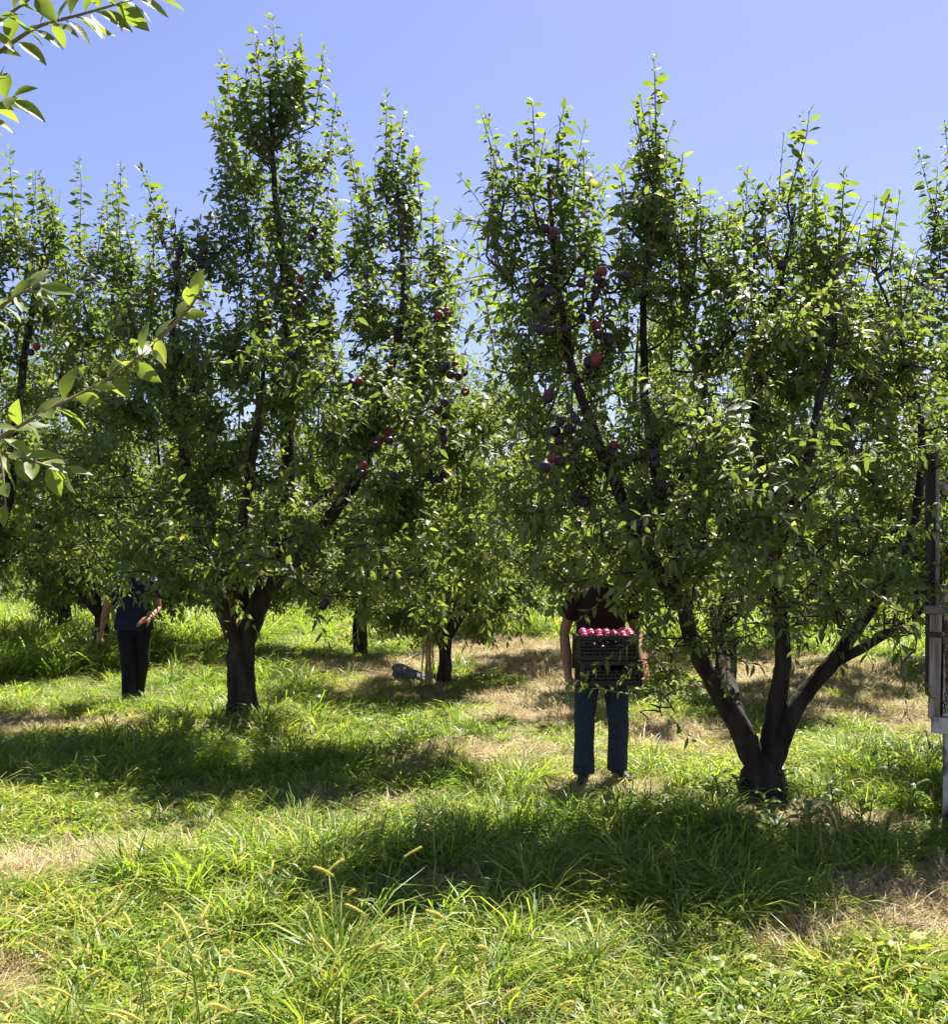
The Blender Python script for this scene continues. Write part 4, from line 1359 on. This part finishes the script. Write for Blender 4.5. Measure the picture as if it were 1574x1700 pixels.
PX, PY = (998 - 787) / FPX * 7.15, 7.15
p1 = thing('person', 'person in maroon T-shirt and blue jeans standing and holding two stacked black crates', 'person', (PX, PY, .005), .05)
CB = .80                                                    # underside of the lower crate
person(p1,
       legs=[((-.095, 0, .90), (-.125, -.02, .49), (-.135, -.02, .085)), ((.095, 0, .90), (.135, .01, .49), (.145, .10, .085))],
       arms=[((-.195, .0, 1.40), (-.275, .03, 1.13), (-.285, -.27, .80)), ((.195, .0, 1.40), (.275, .03, 1.13), (.285, -.27, .80))],
       hands=[((1, -.25, -.10), (0, 0, 1), (0, -1, .2), .10), ((-1, -.25, -.10), (0, 0, 1), (0, -1, .2), .10)],
       heads=(.02, -.035, 1.615), shirt='maroon_cloth', trousers='denim')

P2X, P2Y = (222 - 787) / FPX * 11.0, 11.0
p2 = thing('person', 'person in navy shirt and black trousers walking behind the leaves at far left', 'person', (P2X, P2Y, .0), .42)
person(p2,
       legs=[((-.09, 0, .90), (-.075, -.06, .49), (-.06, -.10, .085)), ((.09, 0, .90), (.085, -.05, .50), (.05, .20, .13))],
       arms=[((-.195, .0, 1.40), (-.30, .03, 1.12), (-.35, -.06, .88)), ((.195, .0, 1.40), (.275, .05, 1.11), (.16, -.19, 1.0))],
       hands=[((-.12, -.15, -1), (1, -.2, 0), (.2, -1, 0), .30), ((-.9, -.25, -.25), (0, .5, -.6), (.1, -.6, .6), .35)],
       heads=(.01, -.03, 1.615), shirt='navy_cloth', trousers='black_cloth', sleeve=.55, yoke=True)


# ------------------------------------------------------------------ crates and the plums in them
def crate(name, label, loc, rz):
    w, dp, h, t = .43, .30, .172, .010
    e = thing(name, label, 'crate', loc, rz, 'stacked plum crates')
    g = Geo()
    g.box((0, 0, .006), (w, dp, .008))
    for k in range(7):
        g.box((-w / 2 + .03 + k * (w - .06) / 6, 0, .0135), (.012, dp - .03, .007))
    link('base', g.mesh('base', 'crate_plastic', False), e)

    def panel(length, R, c, handle):
        g = Geo()
        for z, hh in ((.022, .024), (.055, .010), (.080, .010), (.105, .010), (.130, .010)):
            if not (handle and z > .10):
                g.box((0, 0, z), (length - .026, t * .7, hh))
            else:
                for s_ in (-1, 1):
                    g.box((s_ * (length / 2 - .013 - (length * .5 - .09) / 2), 0, z), (length * .5 - .09, t * .7, hh))
        g.box((0, 0, h - .013), (length - .026, t * 1.5, .026))
        k = int(length / .030)
        for i in range(k + 1):
            x = -length / 2 + .022 + i * (length - .044) / k
            top = h - .024 if not (handle and abs(x) < .072) else .098
            g.box((x, 0, (top + .03) / 2), (.006, t * .95, top - .03))
        if handle:                                          # raised trapezoid round the grip opening
            for a, b in (((-.095, h - .03), (-.070, .100)), ((-.070, .100), (.070, .100)), ((.070, .100), (.095, h - .03))):
                g.tube([[a[0], -t * .6, a[1]], [b[0], -t * .6, b[1]]], [.0045, .0045], 6)
        me = g.mesh('side_panel', 'crate_plastic', False)
        me.transform(Matrix.Translation(Vector(c)) @ Matrix.Rotation(R, 4, 'Z'))
        link('side_panel', me, e)
    panel(w, 0, (0, -dp / 2 + t, 0), True)
    panel(w, math.pi, (0, dp / 2 - t, 0), True)
    panel(dp, math.pi / 2, (w / 2 - t, 0, 0), False)
    panel(dp, -math.pi / 2, (-w / 2 + t, 0, 0), False)
    for sx in (-1, 1):
        for sy in (-1, 1):
            g = Geo()
            g.box((sx * (w / 2 - .013), sy * (dp / 2 - .013), h / 2 + .002), (.026, .026, h - .004))
            link('corner_post', g.mesh('corner_post', 'crate_plastic', False), e)
    return h


CX, CY = PX - .012, PY - .365
hC = crate('plum_crate', 'lower black slatted plastic crate held against the person in maroon', (CX + .012, CY, CB), .05)
crate('plum_crate', 'upper black plastic crate heaped with pink plums', (CX - .008, CY + .004, CB + hC + .006), .02)
rp = np.random.default_rng(41)
for (zc, rows, cols, kind, lab, grp) in ((CB + .045, 1, 7, 'dark', 'dark plum behind the slats of the lower crate', 'plums in the lower crate'), (CB + .100, 2, 7, 'dark', 'dark plum behind the slats of the lower crate', 'plums in the lower crate'),
                                         (CB + hC + .051, 3, 7, 'dark', 'purple plum behind the slats of the upper crate', 'plums inside the upper crate'),
                                         (CB + hC + .104, 3, 7, 'dark', 'purple plum behind the slats of the upper crate', 'plums inside the upper crate'),
                                         (CB + hC + .158, 5, 7, 'pink', 'pink-red plum heaped on top of the upper crate', 'plums heaped on the upper crate')):
    for i in range(rows):
        for j in range(cols):
            o = bpy.data.objects.new('plum', PLUM[kind])
            COL.objects.link(o)
            s = .0275 * rp.uniform(.93, 1.06)
            o.location = (CX - .166 + j * .0555 + rp.normal(0, .002), CY - .108 + i * .054 + rp.normal(0, .002), zc + rp.normal(0, .003) + (.014 + .012 * (2 - abs(i - 2)) + .006 * math.sin(j * 2.2 + i) if kind == 'pink' else 0))
            o.scale = (s, s, s)
            o.rotation_euler = (rp.uniform(-1, 1), rp.uniform(-1, 1), rp.uniform(0, 6))
            tag(o, lab, 'plum', grp)

# ------------------------------------------------------------------ sack and dry reeds at the foot of the tree behind
g = Geo()
Rt = np.array(Matrix.Rotation(.28, 3, 'Y'))
g.ball((0, 0, .12), (.27, .17, .085), 20, 12, Rt)
g.ball((-.10, .0, .17), (.15, .13, .07), 16, 10, Rt)
g.ball((.13, .02, .07), (.17, .15, .065), 16, 10, Rt)
g.box((-.02, -.02, .10), (.36, .24, .10), Rt)
sk_ = thing('sack', 'grey cloth sack lying in the grass beside the dry reeds', 'sack', ((680 - 787) / FPX * 12.9, 12.9, .0), -.35)
link('bag', bake(g, 'bag', 'sack_cloth', .011, 2, .017, 34), sk_)
g = Geo()
g.tube([[.24, .03, .05], [.30, .04, .06], [.36, .05, .09]], [.06, .025, .05], 10)
link('tied_neck', bake(g, 'tied_neck', 'sack_cloth', .009, 3, .005, 50), sk_)

rb = thing('dry_reed_bundle', 'bundle of dry straw-coloured reeds propped upright against a trunk', 'reeds', ((710 - 787) / FPX * 12.15, 12.15, 0), 0)
for k in range(22):
    a = rp.uniform(0, 6.28)
    b0 = np.array([math.cos(a) * rp.uniform(.02, .13), math.sin(a) * rp.uniform(.02, .08), 0])
    top = np.array([rp.normal(0, .035), .1 + rp.normal(0, .03), rp.uniform(.75, 1.12)])
    mid = (b0 + top) / 2 + rp.normal(0, .03, 3)
    g = Geo()
    t_ = np.linspace(0, 1, 7)[:, None]
    g.tube((1 - t_) ** 2 * b0 + 2 * t_ * (1 - t_) * mid + t_ * t_ * top, np.linspace(.007, .003, 7), 5, tint=rp.uniform(0, 1))
    V, Q, T, tt = blades(5, .01, .15, .35, .006, .012, .5, 1.3, rp)
    g.add(V + b0 * .4 + top * .6, Q, T, tt)
    link('reed_stalk', g.mesh('reed_stalk', 'reed_stalk'), rb)

# ------------------------------------------------------------------ old trailer corner at the right edge
TX, TY = (1556 - 787) / FPX * 5.9, 5.9
tr = thing('farm_trailer', 'weathered white-painted farm trailer corner with a rusty chain, cut by the right edge', 'trailer', (TX, TY, 0), math.radians(-32))


def tpart(name, mat, fn, smooth=False, parent=None, bevel=.004):
    g = Geo()
    fn(g)
    o = link(name, g.mesh(name, mat, smooth), parent or tr)
    if bevel:
        b = o.modifiers.new('edge', 'BEVEL')
        b.width = bevel
        b.segments = 2
    return o


tpart('corner_post', 'old_timber', lambda g: g.box((-.035, .03, 1.60), (.062, .07, 1.50)))
tpart('angle_iron', 'grey_steel', lambda g: (g.box((.003, -.012, 1.64), (.016, .012, 1.40)), g.box((.009, .01, 1.64), (.006, .05, 1.40))), bevel=.002)
for (x0, z0, x1, z1) in ((.02, 1.42, .42, 2.02), (.02, 2.15, .5, 1.72)):
    tpart('brace', 'weathered_board', lambda g: g.tube([[x0, .02, z0], [x1, .02, z1]], [.028, .028], 4, squash=.7), bevel=.004)
tpart('top_rail', 'grey_steel', lambda g: g.box((.78, -.02, 1.375), (1.70, .06, .05)), bevel=.006)
for k in range(20):
    lo = .70 + .02 * math.sin(k * 2.1)
    tpart('slat', 'peeling_paint' if k % 2 else 'weathered_board', lambda g: g.box((-.01 + k * .082, .003 * (k % 3), (1.345 + lo) / 2), (.068, .022, 1.345 - lo), np.array(Matrix.Rotation(.025 * math.sin(k * 1.7 + .8), 3, 'Y'))))
tpart('back_sheet', 'rusty_steel', lambda g: g.box((.78, .06, 1.02), (1.64, .006, .64)), bevel=0)
tpart('batten', 'rusty_steel', lambda g: g.box((.78, -.018, 1.22), (1.66, .010, .035)), bevel=.002)
tpart('bed_beam', 'peeling_paint', lambda g: g.box((.80, .02, .66), (1.66, .10, .10)), bevel=.008)
tpart('skirt_panel', 'peeling_paint', lambda g: g.box((.83, .04, .34), (1.60, .03, .53)), bevel=.008)
tpart('skirt_panel', 'peeling_paint', lambda g: (g.box((.045, .62, .40), (.03, 1.10, .44))), bevel=.008)
tpart('side_rail', 'old_timber', lambda g: (g.box((-.03, .72, 1.32), (.03, 1.30, .10)), g.box((-.03, .72, 1.0), (.03, 1.30, .10)), g.box((-.03, .72, .76), (.03, 1.30, .10))))
tpart('foot_plate', 'rusty_steel', lambda g: g.box((.05, .05, .04), (.14, .14, .08)), bevel=.004)
for wx in (.55,):
    wheel = tpart('wheel', 'shoe_leather', lambda g: g.tube([[.10, .72, .30], [.12, .72, .30], [.26, .72, .30], [.28, .72, .30]], [.25, .30, .30, .25], 24), smooth=True, bevel=0)
    tpart('rim', 'grey_steel', lambda g: g.tube([[.09, .72, .30], [.125, .72, .30]], [.16, .17], 20), smooth=False, parent=wheel, bevel=0)


def chain_links(g):
    pts = []
    for i in range(20):
        u = i / 19
        pts.append(np.array([.045 + .02 * math.sin(u * 3.1), -.045, 1.20 - .44 * u]))
    for i in range(20):
        c = pts[i]
        an = np.linspace(0, 2 * math.pi, 11)
        if i % 2:
            loop = np.stack([c[0] + .009 * np.cos(an), np.full(11, c[1]), c[2] + .017 * np.sin(an)], 1)
        else:
            loop = np.stack([np.full(11, c[0]), c[1] + .009 * np.cos(an), c[2] + .017 * np.sin(an)], 1)
        g.tube(loop, np.full(11, .0035), 6, cap=False)


tpart('chain', 'rusty_steel', chain_links, smooth=True, bevel=0)
tpart('hook', 'rusty_steel', lambda g: g.tube([[.045, -.015, 1.225], [.045, -.05, 1.225], [.045, -.055, 1.21]], [.006] * 3, 6), True, bevel=0)

# ------------------------------------------------------------------ foxtails, weeds and stems in the grass
FOX = [(150, 1500), (252, 1530), (300, 1545), (330, 1535), (352, 1530), (440, 1470), (500, 1475), (560, 1445), (585, 1450), (630, 1400), (215, 1600), (175, 1640), (545, 1580), (585, 1570), (340, 1600), (370, 1590), (270, 1670), (440, 1650), (640, 1500), (775, 1500), (845, 1560),
       (105, 1570), (60, 1620), (700, 1600), (480, 1600), (410, 1560), (900, 1640), (320, 1680), (520, 1690), (620, 1660), (770, 1650), (240, 1560)]
FM = []
for k in range(5):
    r = np.random.default_rng(300 + k)
    h, bend = .34 + .05 * k, r.uniform(.05, .16)
    t_ = np.linspace(0, 1, 9)
    st = np.stack([bend * t_ ** 2.4, np.zeros(9), h * t_], 1)
    gs = Geo()
    gs.tube(st, np.linspace(.0024, .0014, 9), 4, tint=.4)
    V, Q, T, tt = blades(4, .006, .16, .30, .006, .010, .45, 1.1, r)
    gs.add(V, Q, T, tt * .6)
    gh = Geo()
    m = 9
    u = np.linspace(0, 1, m)
    hd = st[-1] + np.stack([.075 * np.sin(u * (1.0 + .15 * k)), np.zeros(m), .085 * u * (1 - .5 * u)], 1)
    gh.tube(hd, .0044 * np.sin(np.pi * (u * .86 + .10)) + .0006, 6)
    q = 420
    ui = r.uniform(0, 1, q)
    base_ = np.stack([np.interp(ui, u, hd[:, i]) for i in range(3)], 1)
    dd = unit(r.normal(0, 1, (q, 3)) + np.array([.6, 0, .3]))
    sd = unit(np.cross(dd, UP + .1))
    V = np.stack([base_ - sd * .0006, base_ + sd * .0006, base_ + dd * .011], 1).reshape(-1, 3)
    gh.add(V, None, np.arange(q * 3).reshape(-1, 3), .8)
    FM.append((gs.mesh('stem', 'weed_leaf'), gh.mesh('seed_head', 'foxtail_head')))
rf = np.random.default_rng(17)
for k, (px, py) in enumerate(FOX):
    # the listed pixel is the seed head; its foot stands where a stalk of that height meets the ground
    i = k % 5
    d = (EYE - (.34 + .05 * i)) * FPX / (py - HOR)
    f = thing('foxtail_grass', 'foxtail grass stalk with a nodding yellow seed head in the foreground', 'foxtail', ((px - 787) / FPX * d, d, 0), rf.uniform(0, 6.28), 'foxtail stalks in the near grass')
    sc = rf.uniform(.85, 1.1)
    f.scale = (sc, sc, sc)
    link('stem', FM[i][0], f)
    link('seed_head', FM[i][1], f)


def weed(px, py, n_, ln, label, seed, upright=.5):
    r = np.random.default_rng(seed)
    d = EYE * FPX / (py - HOR)
    e = thing('broadleaf_weed', label, 'weed', ((px - 787) / FPX * d, d, 0), 0, 'broad-leaved weeds near the trunks')
    g = Geo()
    hs = ln * 1.2 * upright + .04
    g.tube([[0, 0, -.02], [.01, 0, hs * .5], [0, .01, hs]], [.006, .005, .003], 5, tint=.6)
    link('stem', g.mesh('stem', 'weed_leaf'), e)
    for k in range(n_):
        a = k * 2.4 + r.normal(0, .3)
        u = (k + .5) / n_
        g = Geo()
        P = np.array([[0, 0, hs * u]])
        L = unit(np.array([[math.cos(a), math.sin(a), .25 + .8 * u]]))
        rows, S = 6, unit(np.cross(L[0], UP))
        V = []
        for i, w in enumerate((.06, .6, 1.0, .9, .55, .02)):
            t_ = i / 5
            c = P[0] + L[0] * ln * t_ + np.array([0, 0, -.45 * ln * t_ * t_])
            wv = np.array([0, 0, .05 * ln * math.sin(i * 2 + k)])
            V += [c - S * w * ln * .17 + wv + UP * w * ln * .04, c, c + S * w * ln * .17 - wv * .6 + UP * w * ln * .04]
        Q = []
        for i in range(rows - 1):
            b = i * 3
            Q += [[b, b + 1, b + 4, b + 3], [b + 1, b + 2, b + 5, b + 4]]
        g.add(V, Q, None, r.uniform(.1, 1))
        link('leaf', g.mesh('leaf', 'weed_leaf'), e)


weed(1290, 1415, 14, .20, 'broad-leaved weed with long pointed leaves in front of the right-hand trunk', 1)
weed(1235, 1400, 11, .16, 'broad-leaved weed just left of the weed before the right-hand trunk', 2)
weed(1345, 1395, 12, .15, 'low leafy weed right of the forked trunk', 3, .8)
weed(1190, 1330, 9, .13, 'small leafy weed between the person with crates and the forked trunk', 4, .9)
weed(440, 1235, 14, .13, 'leafy weed clump at the foot of the tall left tree', 5, 1.2)
weed(370, 1245, 12, .12, 'leafy weed left of the tall left tree trunk', 6, 1.0)
weed(1135, 1440, 10, .15, 'leafy weed in the shade at lower right of centre', 7, .6)
weed(620, 1270, 10, .13, 'leafy weed in the shade right of the tall left tree', 8, .8)
weed(1475, 1330, 12, .14, 'tall leafy weed beside the white trailer', 9, 2.0)
weed(1430, 1390, 12, .13, 'leafy weed in deep shade in front of the trailer', 10, .9)
for k, (px, py, nn, ln, up, lab) in enumerate((
        (1225, 1345, 16, .12, 1.2, 'tall leafy weed hugging the left side of the forked trunk'), (1300, 1348, 16, .12, 1.6, 'tall leafy weed hugging the right side of the forked trunk'),
        (1270, 1375, 14, .15, 1.0, 'leafy weed directly before the foot of the forked trunk'), (1380, 1360, 14, .13, 1.4, 'leafy weed halfway from the forked trunk to the trailer'),
        (1520, 1370, 14, .14, 1.3, 'leafy weed at the foot of the white trailer'), (405, 1222, 16, .14, 1.3, 'leafy weed directly before the foot of the tall left tree'),
        (350, 1222, 12, .12, 1.0, 'leafy weed a little left of the tall left tree'), (700, 1165, 12, .16, .9, 'leafy weed in front of the dry reeds'), (760, 1160, 12, .16, .9, 'leafy weed right of the dry reeds by the dark trunk'),
        (1190, 1410, 12, .14, .8, 'leafy weed in the shade left of the long-leaved weed'))):
    weed(px, py, nn, ln, lab, 60 + k, up)
